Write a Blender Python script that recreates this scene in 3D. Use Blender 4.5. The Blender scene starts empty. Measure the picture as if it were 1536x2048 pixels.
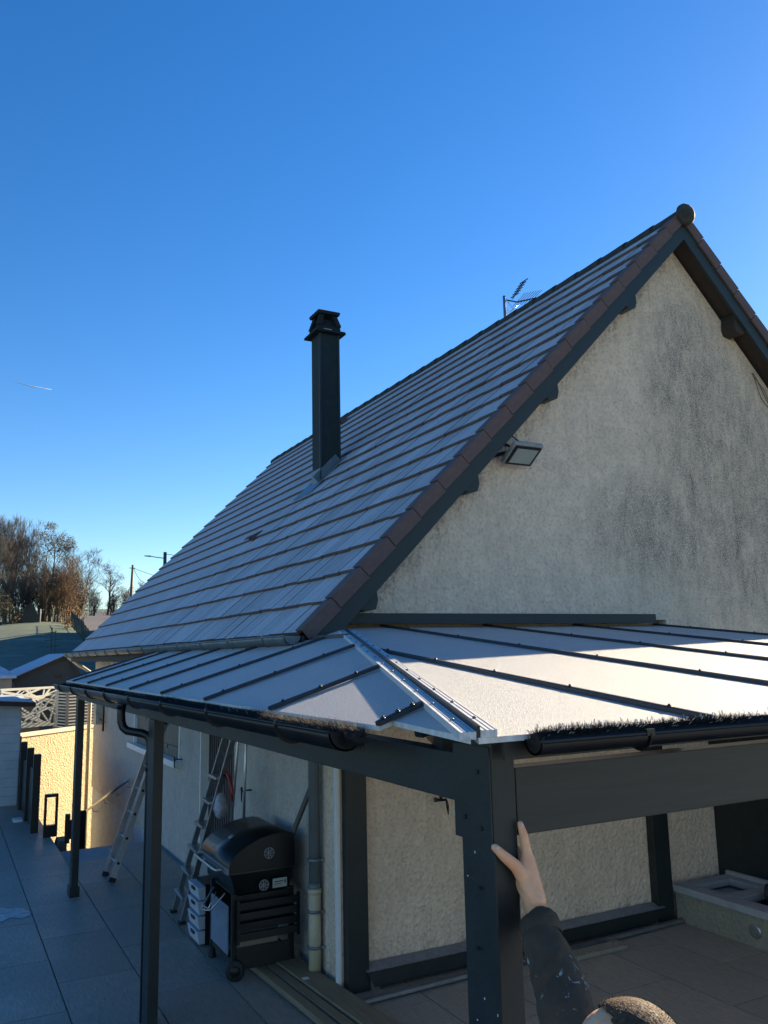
import bpy, bmesh, math, random
from mathutils import Vector, Matrix, Quaternion
random.seed(7)
R = math.radians
scene = bpy.context.scene
col = scene.collection

# ------------------------------------------------------------------ camera
YAW, PITCH, ROLL = 0.4863, 0.1673, -0.0215
CAM = Vector((-2.7665, -6.0702, 2.4645))
fw = Vector((math.sin(YAW)*math.cos(PITCH), math.cos(YAW)*math.cos(PITCH), math.sin(PITCH)))
rt = Vector((math.cos(YAW), -math.sin(YAW), 0)); up = rt.cross(fw)
c_, s_ = math.cos(ROLL), math.sin(ROLL)
rt2 = rt*c_ + up*s_; up2 = up*c_ - rt*s_
cd = bpy.data.cameras.new('camera'); cam = bpy.data.objects.new('camera', cd); col.objects.link(cam)
cd.sensor_fit = 'VERTICAL'; cd.sensor_height = 32; cd.lens = 1666.6/2048*32; cd.clip_end = 5000; cd.clip_start = .05
M = Matrix((rt2, up2, -fw)).transposed().to_4x4(); M.translation = CAM
cam.matrix_world = M
scene.camera = cam

# ------------------------------------------------------------------ light
SUN_AZ, SUN_EL = 72.0, 22.3
world = bpy.data.worlds.new('World'); scene.world = world; world.use_nodes = True
nt = world.node_tree; nt.nodes.clear()
sky = nt.nodes.new('ShaderNodeTexSky'); sky.sky_type = 'NISHITA'; sky.sun_disc = False
sky.sun_elevation = R(SUN_EL); sky.sun_rotation = R(SUN_AZ)
sky.air_density = 1.0; sky.dust_density = 0.1; sky.ozone_density = 2.5; sky.altitude = 300
bg = nt.nodes.new('ShaderNodeBackground'); bg.inputs[1].default_value = 0.067
wo = nt.nodes.new('ShaderNodeOutputWorld')
hs = nt.nodes.new('ShaderNodeHueSaturation'); hs.inputs['Saturation'].default_value = 1.34; hs.inputs['Hue'].default_value = 0.508
nt.links.new(sky.outputs[0], hs.inputs['Color']); nt.links.new(hs.outputs[0], bg.inputs[0]); nt.links.new(bg.outputs[0], wo.inputs[0])
S = Vector((math.sin(R(SUN_AZ))*math.cos(R(SUN_EL)), math.cos(R(SUN_AZ))*math.cos(R(SUN_EL)), math.sin(R(SUN_EL))))
sl = bpy.data.lights.new('sun', 'SUN'); sl.energy = 5.0; sl.angle = R(0.5); sl.color = (1, .84, .60)
so = bpy.data.objects.new('sun', sl); col.objects.link(so); so.rotation_euler = S.to_track_quat('Z', 'Y').to_euler(); so.location = (30, 10, 20)
vs = scene.view_settings; vs.view_transform = 'Standard'; vs.look = 'None'; vs.exposure = 1.6; vs.gamma = 1; vs.use_curve_mapping = False

# ------------------------------------------------------------------ materials
class NT:
    def __init__(s, name, **bs):
        s.m = bpy.data.materials.new(name); s.m.use_nodes = True; s.t = s.m.node_tree
        s.b = s.t.nodes['Principled BSDF']
        for k, v in bs.items(): s.b.inputs[k.replace('_', ' ')].default_value = v
        tc = s.t.nodes.new('ShaderNodeTexCoord'); s.obj = tc.outputs['Object']
    def n(s, ty, **kw):
        x = s.t.nodes.new('ShaderNode'+ty)
        for k, v in kw.items():
            if hasattr(x, k): setattr(x, k, v)
            else: x.inputs[k.replace('_', ' ')].default_value = v
        return x
    def l(s, a, b): s.t.links.new(a, b)
    def map(s, scale=(1, 1, 1), loc=(0, 0, 0), rot=(0, 0, 0), src=None):
        m = s.n('Mapping'); m.inputs['Scale'].default_value = scale; m.inputs['Location'].default_value = loc; m.inputs['Rotation'].default_value = rot
        s.l(src or s.obj, m.inputs[0]); return m.outputs[0]
    def noise(s, scale, detail=4, rough=.6, vec=None, dist=0):
        x = s.n('TexNoise', Scale=scale, Detail=detail, Roughness=rough, Distortion=dist); s.l(vec or s.obj, x.inputs['Vector']); return x.outputs['Fac']
    def ramp(s, fac, a, b, ca=(0, 0, 0, 1), cb=(1, 1, 1, 1)):
        x = s.n('ValToRGB'); e = x.color_ramp.elements; e[0].position = a; e[1].position = b; e[0].color = ca; e[1].color = cb
        s.l(fac, x.inputs[0]); return x.outputs[0]
    def mix(s, fac, a, b, mode='MIX'):
        x = s.n('Mix', data_type='RGBA', blend_type=mode)
        for i, v in ((0, fac), (6, a), (7, b)):
            if isinstance(v, bpy.types.NodeSocket): s.l(v, x.inputs[i])
            else: x.inputs[i].default_value = v if i == 0 else (tuple(v)+(1,) if len(v) == 3 else v)
        return x.outputs[2]
    def math(s, op, a, b=0.0, clamp=False):
        x = s.n('Math', operation=op); x.use_clamp = clamp
        for i, v in ((0, a), (1, b)):
            if isinstance(v, bpy.types.NodeSocket): s.l(v, x.inputs[i])
            else: x.inputs[i].default_value = v
        return x.outputs[0]
    def color(s, c): s.l(c, s.b.inputs['Base Color'])
    def rough(s, c): s.l(c, s.b.inputs['Roughness'])
    def bump(s, h, strength=.3, dist=.01):
        x = s.n('Bump', Strength=strength, Distance=dist); s.l(h, x.inputs['Height']); s.l(x.outputs[0], s.b.inputs['Normal'])
    def rnd(s):
        return s.n('ObjectInfo').outputs['Random']

def plain(name, c, rough=.5, metal=0.0, var=.25, scale=12, bump=.15, stretch=(1, 1, 1), spec=.5, bscale=None):
    k = NT(name, Roughness=rough, Metallic=metal); k.b.inputs['Specular IOR Level'].default_value = spec
    v = k.map(stretch)
    f = k.noise(scale, 5, .65, v)
    d = tuple(x*(1-var) for x in c); h = tuple(min(1, x*(1+var)) for x in c)
    k.color(k.ramp(f, .3, .72, d+(1,), h+(1,)))
    k.rough(k.ramp(f, .2, .8, (rough*.8,)*3+(1,), (min(1, rough*1.2),)*3+(1,)))
    if bump: k.bump(k.noise(bscale or scale*4, 3, .6, v), bump, .004)
    return k.m

def m_render(name, base, grime=.5, bump=.9, centre=None, streak=True, light=False):
    k = NT(name, Roughness=.95); k.b.inputs['Specular IOR Level'].default_value = .15
    big = k.noise(.9, 5, .62); fine = k.noise(34, 4, .7); mid = k.noise(7, 5, .7)
    st = k.noise(5.0, 6, .75, k.map((1.6, 1.6, .22)))
    c = k.mix(k.ramp(mid, .35, .7), tuple(x*.9 for x in base), tuple(x*1.08 for x in base))
    c = k.mix(k.math('MULTIPLY', k.ramp(fine, .50, .62), .48), c, tuple(x*.55 for x in base))
    if grime:
        g = k.math('MULTIPLY', k.ramp(st, .34, .66), k.ramp(big, .3, .62))
        if centre:
            sp = k.n('SeparateXYZ'); k.l(k.obj, sp.inputs[0])
            rk = k.math('SUBTRACT', k.math('ADD', k.math('MULTIPLY', sp.outputs[0], 1.01), 2.80), sp.outputs[2])
            rk = k.math('SUBTRACT', 1.0, k.math('DIVIDE', rk, .42), True)
            ft = k.math('SUBTRACT', 1.0, k.math('DIVIDE', sp.outputs[2], .38), True)
            edge = k.math('MULTIPLY', k.math('MAXIMUM', rk, ft), k.ramp(st, .38, .6))
            gs = None
            for cx, cz, rx, rz in centre:
                dx = k.math('DIVIDE', k.math('SUBTRACT', sp.outputs[0], cx), rx); dz = k.math('DIVIDE', k.math('SUBTRACT', sp.outputs[2], cz), rz)
                r2 = k.math('ADD', k.math('MULTIPLY', dx, dx), k.math('MULTIPLY', dz, dz))
                m1 = k.math('SUBTRACT', 1.0, r2, True)
                gs = m1 if gs is None else k.math('MAXIMUM', gs, m1)
            rag = k.math('ADD', gs, k.math('MULTIPLY', k.math('SUBTRACT', st, .5), .9))
            g2 = k.ramp(rag, .05, .85)
            fine2 = k.noise(70, 4, .75); md = k.noise(4.5, 6, .75, k.map((1.4, 1.4, .55)))
            speck = k.math('MULTIPLY', k.ramp(fine2, .42, .57, (.22, .22, .22, 1), (1, 1, 1, 1)), k.ramp(md, .34, .66, (.25, .25, .25, 1), (1, 1, 1, 1)))
            g = k.math('MAXIMUM', k.math('MAXIMUM', k.math('MULTIPLY', g, .22), k.math('MULTIPLY', edge, k.ramp(fine, .4, .6, (.3, .3, .3, 1), (.9, .9, .9, 1)))), k.math('MULTIPLY', g2, speck))
        c = k.mix(k.math('MULTIPLY', g, grime), c, (.10, .10, .095))
    k.color(c)
    v = k.n('TexVoronoi', Scale=26); k.l(k.obj, v.inputs['Vector'])
    h = k.math('ADD', k.math('MULTIPLY', v.outputs['Distance'], .7), fine)
    k.bump(h, bump, .02)
    return k.m

def m_frost_tile():
    k = NT('frosted_tile', Roughness=.75)
    g = k.n('NewGeometry'); v = g.outputs['Position']
    fr = k.noise(1.3, 6, .7, v); fi = k.noise(45, 3, .6, v); ln = k.noise(3, 4, .6, k.map((.6, 14, .6), src=v))
    base = k.mix(k.rnd(), (.10, .072, .066), (.14, .10, .09))
    a = k.math('MULTIPLY', k.ramp(fr, .22, .68, (.48, .48, .48, 1), (.78, .78, .78, 1)), k.ramp(fi, .25, .6, (.7, .7, .7, 1), (1, 1, 1, 1)))
    a = k.math('MULTIPLY', a, k.ramp(ln, .3, .6, (.90, .90, .90, 1), (1, 1, 1, 1)))
    a = k.math('MULTIPLY', a, k.math('ADD', k.math('MULTIPLY', k.rnd(), .30), .80))
    # frost lies only on the faces that look up
    sp = k.n('SeparateXYZ'); k.l(g.outputs['True Normal'], sp.inputs[0])
    upf = k.ramp(sp.outputs[2], .55, .66)
    k.color(k.mix(k.math('MULTIPLY', a, upf), base, (.70, .70, .72)))
    k.bump(fi, .25, .003)
    return k.m

def m_sheet():
    k = NT('frosted_polycarbonate', Roughness=.42)
    a = k.noise(170, 3, .75); b = k.noise(70, 5, .85); c = k.noise(2.2, 4, .6)
    f = k.math('MULTIPLY', k.ramp(a, .3, .62), k.ramp(b, .28, .55, (.45, .45, .45, 1), (1, 1, 1, 1)))
    cc = k.mix(f, (.44, .435, .42), (.88, .87, .85))
    k.color(k.mix(k.ramp(c, .45, .75, (0, 0, 0, 1), (.16, .16, .16, 1)), cc, (.55, .57, .6)))
    k.bump(k.math('ADD', k.math('MULTIPLY', b, .25), a), .9, .010)
    tr = k.n('BsdfTranslucent'); tr.inputs['Color'].default_value = (.93, .92, .88, 1); mx = k.n('MixShader'); mx.inputs[0].default_value = .30
    k.l(k.b.outputs[0], mx.inputs[1]); k.l(tr.outputs[0], mx.inputs[2]); out = [x for x in k.t.nodes if x.type == 'OUTPUT_MATERIAL'][0]; k.l(mx.outputs[0], out.inputs['Surface'])
    return k.m

def m_pave():
    k = NT('wood_look_paving', Roughness=.45)
    g = k.n('NewGeometry'); v = g.outputs['Position']
    gr = k.noise(9, 6, .7, k.map((9, .8, 1), src=v)); big = k.noise(1.1, 5, .65, v); sp_ = k.noise(30, 3, .6, v)
    c = k.mix(k.ramp(gr, .3, .7), (.20, .172, .14), (.42, .365, .30))
    c = k.mix(k.math('MULTIPLY', k.rnd(), .5), c, (.20, .175, .14))
    c = k.mix(k.ramp(big, .42, .75, (0, 0, 0, 1), (.5, .5, .5, 1)), c, (.29, .275, .25)); c = k.mix(k.math('MULTIPLY', k.ramp(sp_, .55, .75), .35), c, (.05, .05, .048))
    k.color(c); k.rough(k.ramp(big, .3, .7, (.38,)*3+(1,), (.6,)*3+(1,))); k.bump(gr, .25, .004)
    return k.m

def m_terrain():
    k = NT('frosty_ground', Roughness=.95)
    a = k.noise(.10, 6, .65); b = k.noise(1.4, 5, .7); e = k.noise(.45, 4, .6, k.map((.25, 1.6, 1)))
    c = k.mix(k.ramp(a, .35, .65), (.045, .075, .045), (.08, .10, .06))
    c = k.mix(k.ramp(b, .35, .7, (.15, .15, .15, 1), (.5, .5, .5, 1)), c, (.17, .22, .19))
    k.color(k.mix(k.ramp(e, .55, .72, (0, 0, 0, 1), (.5, .5, .5, 1)), c, (.36, .38, .30)))
    return k.m

def m_wood(name, a, b, axis=0, scale=6, rough=.7):
    k = NT(name, Roughness=rough)
    st = [8, 8, 8]; st[axis] = .5
    g = k.noise(scale, 6, .7, k.map(tuple(st)), .6); kn = k.noise(2.2, 2, .4)
    c = k.mix(k.ramp(g, .3, .7), a, b)
    k.color(k.mix(k.ramp(kn, .68, .75, (0, 0, 0, 1), (.6, .6, .6, 1)), c, tuple(x*.5 for x in a)))
    k.bump(g, .25, .003)
    return k.m

def m_bark(name, a, b):
    k = NT(name, Roughness=.9)
    k.color(k.mix(k.ramp(k.noise(1.2, 4, .7), .3, .7), a, b)); return k.m

def m_sleeve():
    k = NT('paint_flecked_jacket_cloth', Roughness=.92)
    f = k.noise(9, 5, .7); w = k.noise(260, 2, .5)
    c = k.mix(k.ramp(f, .3, .7), (.055, .037, .022), (.10, .070, .042))
    n2 = k.noise(38, 5, .75, k.map((1, 1, .7)), .8); n3 = k.noise(7, 2, .5)
    m = k.math('GREATER_THAN', k.math('MULTIPLY', n2, k.math('ADD', n3, .5)), .635)
    k.color(k.mix(m, c, (.36, .37, .34))); k.bump(k.math('ADD', k.math('MULTIPLY', w, .3), f), .5, .008)
    return k.m

def m_skin():
    k = NT('skin', Roughness=.5)
    f = k.noise(22, 4, .6)
    k.color(k.mix(k.ramp(f, .3, .7), (.80, .36, .18), (.92, .50, .28)))
    k.b.inputs['Subsurface Weight'].default_value = .12; k.b.inputs['Subsurface Radius'].default_value = (.01, .004, .002)
    k.bump(k.math('ADD', k.noise(120, 3, .6), k.math('MULTIPLY', k.noise(34, 4, .6, k.map((1, 1, .35))), 2.0)), .35, .003)
    return k.m

anth = plain('anthracite_painted_timber', (.017, .023, .023), .42, 0, .22, 7, .3, (1, 1, 1), .4, 40)
anth_x = NT('anthracite_timber_grain', Roughness=.5); 
_g = anth_x.noise(5, 5, .7, anth_x.map((.5, 9, 9)), .5); anth_x.color(anth_x.mix(anth_x.ramp(_g, .3, .7), (.014, .0145, .013), (.024, .024, .021))); anth_x.bump(_g, .5, .004); anth_x = anth_x.m
board_m = plain('dark_green_grey_board', (.017, .028, .028), .6, 0, .3, 5, .3)
soffit_m = m_wood('brown_soffit_wood', (.026, .018, .013), (.045, .030, .022), 0, 4)
gut_m = plain('black_gutter', (.005, .0055, .006), .4, 0, .2, 6, .05)
brush_m = plain('black_bristle', (.008, .008, .008), .8, 0, .1, 6, 0)
alu = plain('aluminium', (.42, .43, .44), .32, .85, .15, 14, .1)
alu_d = plain('frosted_dark_aluminium', (.20, .21, .23), .5, .3, .25, 30, .3)
barm = plain('grey_glazing_bar', (.045, .047, .052), .5, .2, .25, 24, .2)
hipm = plain('frosted_hip_bar', (.56, .56, .55), .8, 0, .2, 60, .4)
sheet_m = m_sheet(); tile_m = m_frost_tile(); pave_m = m_pave()
def m_under():
    k = NT('opal_underside', Roughness=.5); k.color(k.mix(k.noise(3, 4, .6), (.75, .75, .72), (.85, .85, .82)))
    tr = k.n('BsdfTranslucent'); tr.inputs['Color'].default_value = (.97, .95, .90, 1); mx = k.n('MixShader'); mx.inputs[0].default_value = .95
    k.l(k.b.outputs[0], mx.inputs[1]); k.l(tr.outputs[0], mx.inputs[2]); out = [x for x in k.t.nodes if x.type == 'OUTPUT_MATERIAL'][0]; k.l(mx.outputs[0], out.inputs['Surface'])
    return k.m
under_m = m_under()
sheet_edge = plain('sheet_edge_tape', (.62, .62, .58), .6, 0, .25, 30, .2)
verge_m = plain('brown_verge_tile', (.135, .088, .080), .75, 0, .3, 5, .3, (1, 1, 1), .3, 60)
ridge_m = plain('mossy_ridge_tile', (.05, .052, .045), .9, 0, .4, 9, .6, (1, 1, 1), .2, 30)
chim_m = plain('dark_slate_cladding', (.022, .032, .031), .75, 0, .3, 9, .6, (1, 1, 1), .3, 60)
capm = plain('sooty_concrete', (.020, .024, .025), .9, 0, .4, 12, .8, (1, 1, 1), .2, 24)
zinc = plain('zinc_flashing', (.17, .20, .21), .45, .5, .25, 8, .2)
wall_g = m_render('stained_gable_render', (.86, .67, .50), 1.0, .9, [(4.0, 5.2, .85, 1.2), (4.4, 4.5, 1.4, 1.4), (4.9, 3.6, 1.9, 1.3), (3.6, 3.6, 1.5, .75)])
wall_s = m_render('pale_side_render', (.53, .48, .42), .25, .45)
wall_low = m_render('basement_render', (.56, .56, .54), .1, .3)
beige = m_render('beige_roughcast', (.66, .52, .32), .0, 1.0)
white_p = plain('white_paint', (.72, .72, .70), .5, 0, .08, 9, .05)
cream_p = plain('cream_plastic_pipe', (.50, .42, .28), .5, 0, .2, 7, .1)
grey_p = plain('grey_pvc_pipe', (.13, .15, .155), .4, 0, .12, 7, .05)
cladm = plain('white_cladding', (.46, .48, .50), .55, 0, .1, 5, .1)
dred = plain('dark_red_fascia', (.05, .012, .010), .6, 0, .3, 9, .1)
shutter_m = m_wood('weathered_shutter_wood', (.13, .105, .075), (.22, .18, .13), 2)
door_m = plain('brown_ribbed_door', (.055, .038, .036), .6, 0, .2, 6, .1)
dark_m = plain('black_metal', (.014, .015, .016), .35, .2, .2, 10, .1)
bbq_m = plain('black_enamel', (.006, .008, .008), .33, .1, .2, 10, .05)
bbq_s = plain('charcoal_panel', (.012, .014, .013), .5, .1, .2, 10, .05)
steel = plain('brushed_steel', (.50, .50, .47), .35, .8, .1, 30, .05, (1, 12, 1))
wood_l = m_wood('rough_sawn_pine', (.17, .125, .075), (.27, .21, .13), 1, 5)
card = plain('cardboard', (.24, .20, .15), .9, 0, .15, 6, .1)
plast = plain('white_plastic', (.42, .45, .50), .5, 0, .15, 9, .05)
bluec = plain('blue_grey_cloth', (.16, .20, .26), .9, 0, .2, 7, .3)
stone_m = m_render('planter_stone', (.30, .27, .21), .3, .5)
conc = plain('grey_concrete', (.30, .31, .32), .85, 0, .15, 12, .3)
soil = plain('dark_soil', (.03, .022, .016), .95, 0, .4, 30, .8)
glass_m = plain('lamp_glass', (.34, .38, .36), .15, 0, .05, 9, 0)
redc = plain('red_plastic', (.20, .015, .012), .4, 0, .1, 9, 0)
rubber = plain('black_rubber', (.012, .012, .012), .7, 0, .2, 9, .1)
skin_m = m_skin(); sleeve_m = m_sleeve()
hair_m = plain('short_brown_hair', (.085, .050, .028), .75, 0, .45, 60, .9, (1, 1, 1), .3, 160)
jean_m = plain('work_trousers', (.04, .045, .055), .9, 0, .2, 20, .3)
shoe_m = plain('shoe_leather', (.03, .022, .016), .6, 0, .2, 20, .2)
def m_ice():
    k = NT('thin_ice', Roughness=.35); n1 = k.noise(7, 6, .75, k.map((1, 2.4, 1))); k.color(k.mix(k.ramp(n1, .40, .60), (.16, .16, .155), (.46, .50, .53))); k.bump(n1, .4, .005); return k.m
ice_m = m_ice()
roadm = plain('asphalt_road', (.11, .10, .10), .85, 0, .2, 2, .3)
leafb = plain('dead_brown_leaves', (.20, .115, .05), .9, 0, .4, .8, 0)
leafg = plain('pine_needles', (.085, .085, .035), .9, 0, .5, .8, 0)
leafo = plain('olive_ivy_leaves', (.05, .055, .022), .9, 0, .5, .8, 0)
leafy = plain('yellowish_dry_leaves', (.30, .20, .08), .9, 0, .4, .8, 0)
bark1 = m_bark('grey_bark', (.10, .085, .07), (.20, .17, .13)); bark2 = m_bark('brown_bark', (.14, .085, .05), (.24, .16, .10)); bark3 = m_bark('dark_bark', (.05, .045, .04), (.10, .085, .075))
terr_m = m_terrain()
polem = m_wood('wooden_pole', (.14, .10, .07), (.24, .17, .11), 2)
frostroof = plain('frosted_shed_roof', (.42, .47, .55), .7, 0, .15, 3, .2)
darkwood = m_wood('dark_shed_boards', (.055, .05, .042), (.085, .078, .066), 0)
decor_m = plain('pale_laser_cut_metal', (.66, .64, .54), .5, 0, .08, 5, .05)
louvre_m = plain('grey_louvre', (.26, .25, .23), .5, 0, .12, 5, .05)
green_m = plain('green_fence_paint', (.015, .055, .05), .5, 0, .2, 5, .05)
bag_m = plain('frosted_plastic_bag', (.30, .32, .38), .4, 0, .3, 30, .5)
fl_m = plain('floodlight_casing', (.30, .30, .28), .5, .1, .2, 14, .1)

# ------------------------------------------------------------------ mesh helpers
class MB:
    def __init__(s): s.v = []; s.f = []; s.mi = []; s.cur = 0; s.sm = []
    def add(s, vs, fs, smooth=False):
        o = len(s.v); s.v += [tuple(x) for x in vs]
        for f in fs: s.f.append(tuple(i+o for i in f)); s.mi.append(s.cur); s.sm.append(smooth)
        return s
    def hexa(s, p):
        return s.add(p, [(0, 3, 2, 1), (4, 5, 6, 7), (0, 1, 5, 4), (1, 2, 6, 5), (2, 3, 7, 6), (3, 0, 4, 7)])
    def box(s, x0, x1, y0, y1, z0, z1):
        return s.hexa([(x0, y0, z0), (x1, y0, z0), (x1, y1, z0), (x0, y1, z0), (x0, y0, z1), (x1, y0, z1), (x1, y1, z1), (x0, y1, z1)])
    def bar(s, p, q, w, h, upv=(0, 0, 1)):
        p = Vector(p); q = Vector(q); d = (q-p).normalized(); u = Vector(upv); r = d.cross(u)
        if r.length < 1e-4: r = d.cross(Vector((1, 0, 0)))
        r.normalize(); u = r.cross(d).normalized(); r = r*w/2; u = u*h/2
        return s.hexa([p-r-u, p+r-u, q+r-u, q-r-u, p-r+u, p+r+u, q+r+u, q-r+u])
    def tube(s, pts, rad, n=10, cap=True, smooth=True):
        pts = [Vector(p) for p in pts]; rad = rad if isinstance(rad, (list, tuple)) else [rad]*len(pts)
        vs = []; fs = []; u = None
        for i, p in enumerate(pts):
            d = (pts[min(i+1, len(pts)-1)]-pts[max(i-1, 0)])
            d = d.normalized() if d.length > 1e-9 else Vector((0, 0, 1))
            if u is None: u = d.orthogonal().normalized()
            else:
                u = u-d*u.dot(d); u = u.normalized() if u.length > 1e-6 else d.orthogonal().normalized()
            w = d.cross(u)
            for k in range(n):
                a = 2*math.pi*k/n; vs.append(p+(u*math.cos(a)+w*math.sin(a))*rad[i])
        for i in range(len(pts)-1):
            for k in range(n):
                fs.append((i*n+k, i*n+(k+1) % n, (i+1)*n+(k+1) % n, (i+1)*n+k))
        s.add(vs, fs, smooth)
        if cap:
            o = len(s.v)-len(vs)
            s.f.append(tuple(o+k for k in reversed(range(n)))); s.mi.append(s.cur); s.sm.append(False)
            s.f.append(tuple(o+(len(pts)-1)*n+k for k in range(n))); s.mi.append(s.cur); s.sm.append(False)
        return s
    def prism(s, poly, off):
        off = Vector(off); n = len(poly); a = [Vector(p) for p in poly]; b = [p+off for p in a]
        s.add(a+b, [tuple(reversed(range(n))), tuple(range(n, 2*n))]+[(i, (i+1) % n, n+(i+1) % n, n+i) for i in range(n)]); return s
    def lathe(s, c, axis, prof, n=20):
        c = Vector(c); ax = Vector(axis).normalized(); u = ax.orthogonal().normalized(); w = ax.cross(u)
        vs = []; fs = []
        for (r, h) in prof:
            for k in range(n):
                a = 2*math.pi*k/n; vs.append(c+ax*h+(u*math.cos(a)+w*math.sin(a))*r)
        for i in range(len(prof)-1):
            for k in range(n): fs.append((i*n+k, i*n+(k+1) % n, (i+1)*n+(k+1) % n, (i+1)*n+k))
        return s.add(vs, fs, True)
    def mesh(s, name, mats):
        me = bpy.data.meshes.new(name); me.from_pydata(s.v, [], s.f)
        for m in (mats if isinstance(mats, (list, tuple)) else [mats]): me.materials.append(m)
        me.polygons.foreach_set('material_index', s.mi); me.polygons.foreach_set('use_smooth', s.sm)
        me.update()
        return me
    def obj(s, name, mats, parent=None, bevel=0, recalc=True):
        me = s.mesh(name, mats)
        if recalc:
            bm = bmesh.new(); bm.from_mesh(me); bmesh.ops.recalc_face_normals(bm, faces=bm.faces); bm.to_mesh(me); bm.free()
        o = link(name, me, parent)
        if bevel:
            b = o.modifiers.new('bevel', 'BEVEL'); b.width = bevel; b.segments = 2; b.limit_method = 'ANGLE'; b.angle_limit = R(40)
        return o

def link(name, me, parent=None):
    o = bpy.data.objects.new(name, me); col.objects.link(o)
    if parent is not None:
        o.parent = parent; o.matrix_parent_inverse = inv_of(parent)
    return o
def inv_of(p):
    t = Vector((0, 0, 0)); q = p
    while q is not None: t += q.location; q = q.parent; break
    return Matrix.Translation(-t) if p.type == 'EMPTY' else Matrix.Identity(4)
def tag(o, label, cat, group=None, kind=None):
    if label: o['label'] = label
    if cat: o['category'] = cat
    if group: o['group'] = group
    if kind: o['kind'] = kind
    return o
def thing(name, label, cat, loc=(0, 0, 0), group=None):
    o = bpy.data.objects.new(name, None); col.objects.link(o); o.location = loc; o.empty_display_size = .2
    return tag(o, label, cat, group)
def struct(o): o['kind'] = 'structure'; return o
def stuff(o): o['kind'] = 'stuff'; return o

# ================================================================== TERRAIN
def H(x, y):
    def sm(a, b, t):
        t = max(0, min(1, (t-a)/(b-a))); return t*t*(3-2*t)
    z = -1.9
    if y > 18: z += (min(y, 66)-18)/48*7.3
    if y > 66: z += (y-66)*.072
    if y > 140: z -= (y-140)*.05
    z += .12*math.sin(x*.35+y*.21)+.08*math.sin(x*.9-y*.13)
    # unseen bank added behind the house to throw shade over the hillside
    shade_bank = sm(13, 29, x)*sm(12, 30, y)*(1-sm(60, 70, y))
    z += shade_bank*17.0
    z += -1.2*sm(6, -12, y)*0
    return z
def build_terrain():
    xs = [-400, -250, -150, -100, -70, -50, -40, -32]+[-26+i*1.0 for i in range(0, 67)]+[44, 50, 60, 80, 110, 160, 250, 400]
    ys = [-300, -150, -60, -20, -8, 0, 6, 10, 14]+[16+i*1.0 for i in range(0, 90)]+[110, 118, 130, 150, 180, 230, 300, 420]
    b = MB(); vs = [(x, y, H(x, y)) for y in ys for x in xs]; n = len(xs)
    b.add(vs, [(j*n+i, j*n+i+1, (j+1)*n+i+1, (j+1)*n+i) for j in range(len(ys)-1) for i in range(n-1)], True)
    struct(b.obj('ground', terr_m, None, recalc=False))
build_terrain()
# the asphalt road climbing the hill
def road():
    b = MB(); E_ = [(6.3, 57.5, 12.5), (6.9, 62, 13), (7.6, 67, 13.5), (8.5, 74, 14), (9.8, 82, 15), (11.5, 92, 17), (15, 108, 21)]
    P = []
    for i in range(len(E_)-1):
        for t in range(5):
            s = t/5; P.append([E_[i][k]*(1-s)+E_[i+1][k]*s for k in range(3)])
    vs = []
    for (xa, y, xb) in P:
        for k in range(6):
            xx = xa+(xb-xa)*k/5; vs.append((xx, y, H(xx, y)+.12))
    b.add(vs, [(i*6+k, i*6+k+1, i*6+k+7, i*6+k+6) for i in range(len(P)-1) for k in range(5)], True)
    struct(b.obj('road', roadm, None, recalc=False))
road()

# ================================================================== TERRACE
TX, TL = .58, 1.16
terr = MB()
terr.box(-7.0, 6.6, -14, 0.35, -1.9, -.032); terr.box(-1.45, 0.02, .35, 6.2, -1.9, -.0321); terr.box(-7.0, -1.45, .35, 12.6, -1.9, -.0322)
terrace = struct(terr.obj('terrace', conc))
tmesh = {}
for L in (TL, TL/2):
    b = MB(); g = .003; t = .03
    b.hexa([(g, g, 0), (TX-g, g, 0), (TX-g, L-g, 0), (g, L-g, 0), (g+.002, g+.002, t), (TX-g-.002, g+.002, t), (TX-g-.002, L-g-.002, t), (g+.002, L-g-.002, t)])
    tmesh[L] = b.mesh('paving_tile', pave_m)
for i in range(-6, 10):
    x = -1.24+TX*(i-1)
    off = 0 if i % 2 == 0 else TL/2
    y = -4.77-off+.0
    yy = [3.60+off+TL*k for k in range(-9, 9)]
    for y in yy:
        if y < -5.6 or y+TL > 12.7: continue
        if x > -.2 and y+TL > .3: 
            if y > -.6:
                if y+TL/2 < .2: o = link('paving_tile', tmesh[TL/2]); o.parent = terrace; o.location = (x, y, -.030)
                continue
        if x > -1.3 and y+TL > 6.35: 
            continue
        if x > 3.2 and y > -1.4: continue
        o = link('paving_tile', tmesh[TL]); o.parent = terrace; o.location = (x, y, -.030+random.uniform(-.0008, .0008))
# landing edge and stairs going down beside the house
b = MB()
for k in range(9):
    b.box(-1.25, -.02, 6.21+.30*k, 6.21+.30*(k+1)-.002, -1.9, -.17*(k+1))
struct(b.obj('stairs', conc))

# ================================================================== HOUSE
A = R(45.3); CA, SA = math.cos(A), math.sin(A)
EX, EZ = -.43, 2.600             # front eave line (tile surface)
RX = 3.85; RZ = EZ+(RX-EX)*math.tan(A)
L_s = (RX-EX)/CA; G = L_s/18
YF, YB = -.41, 12.0
house = thing('house', 'two-storey house with steep frosted tile roof and stained beige gable', 'house')
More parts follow.
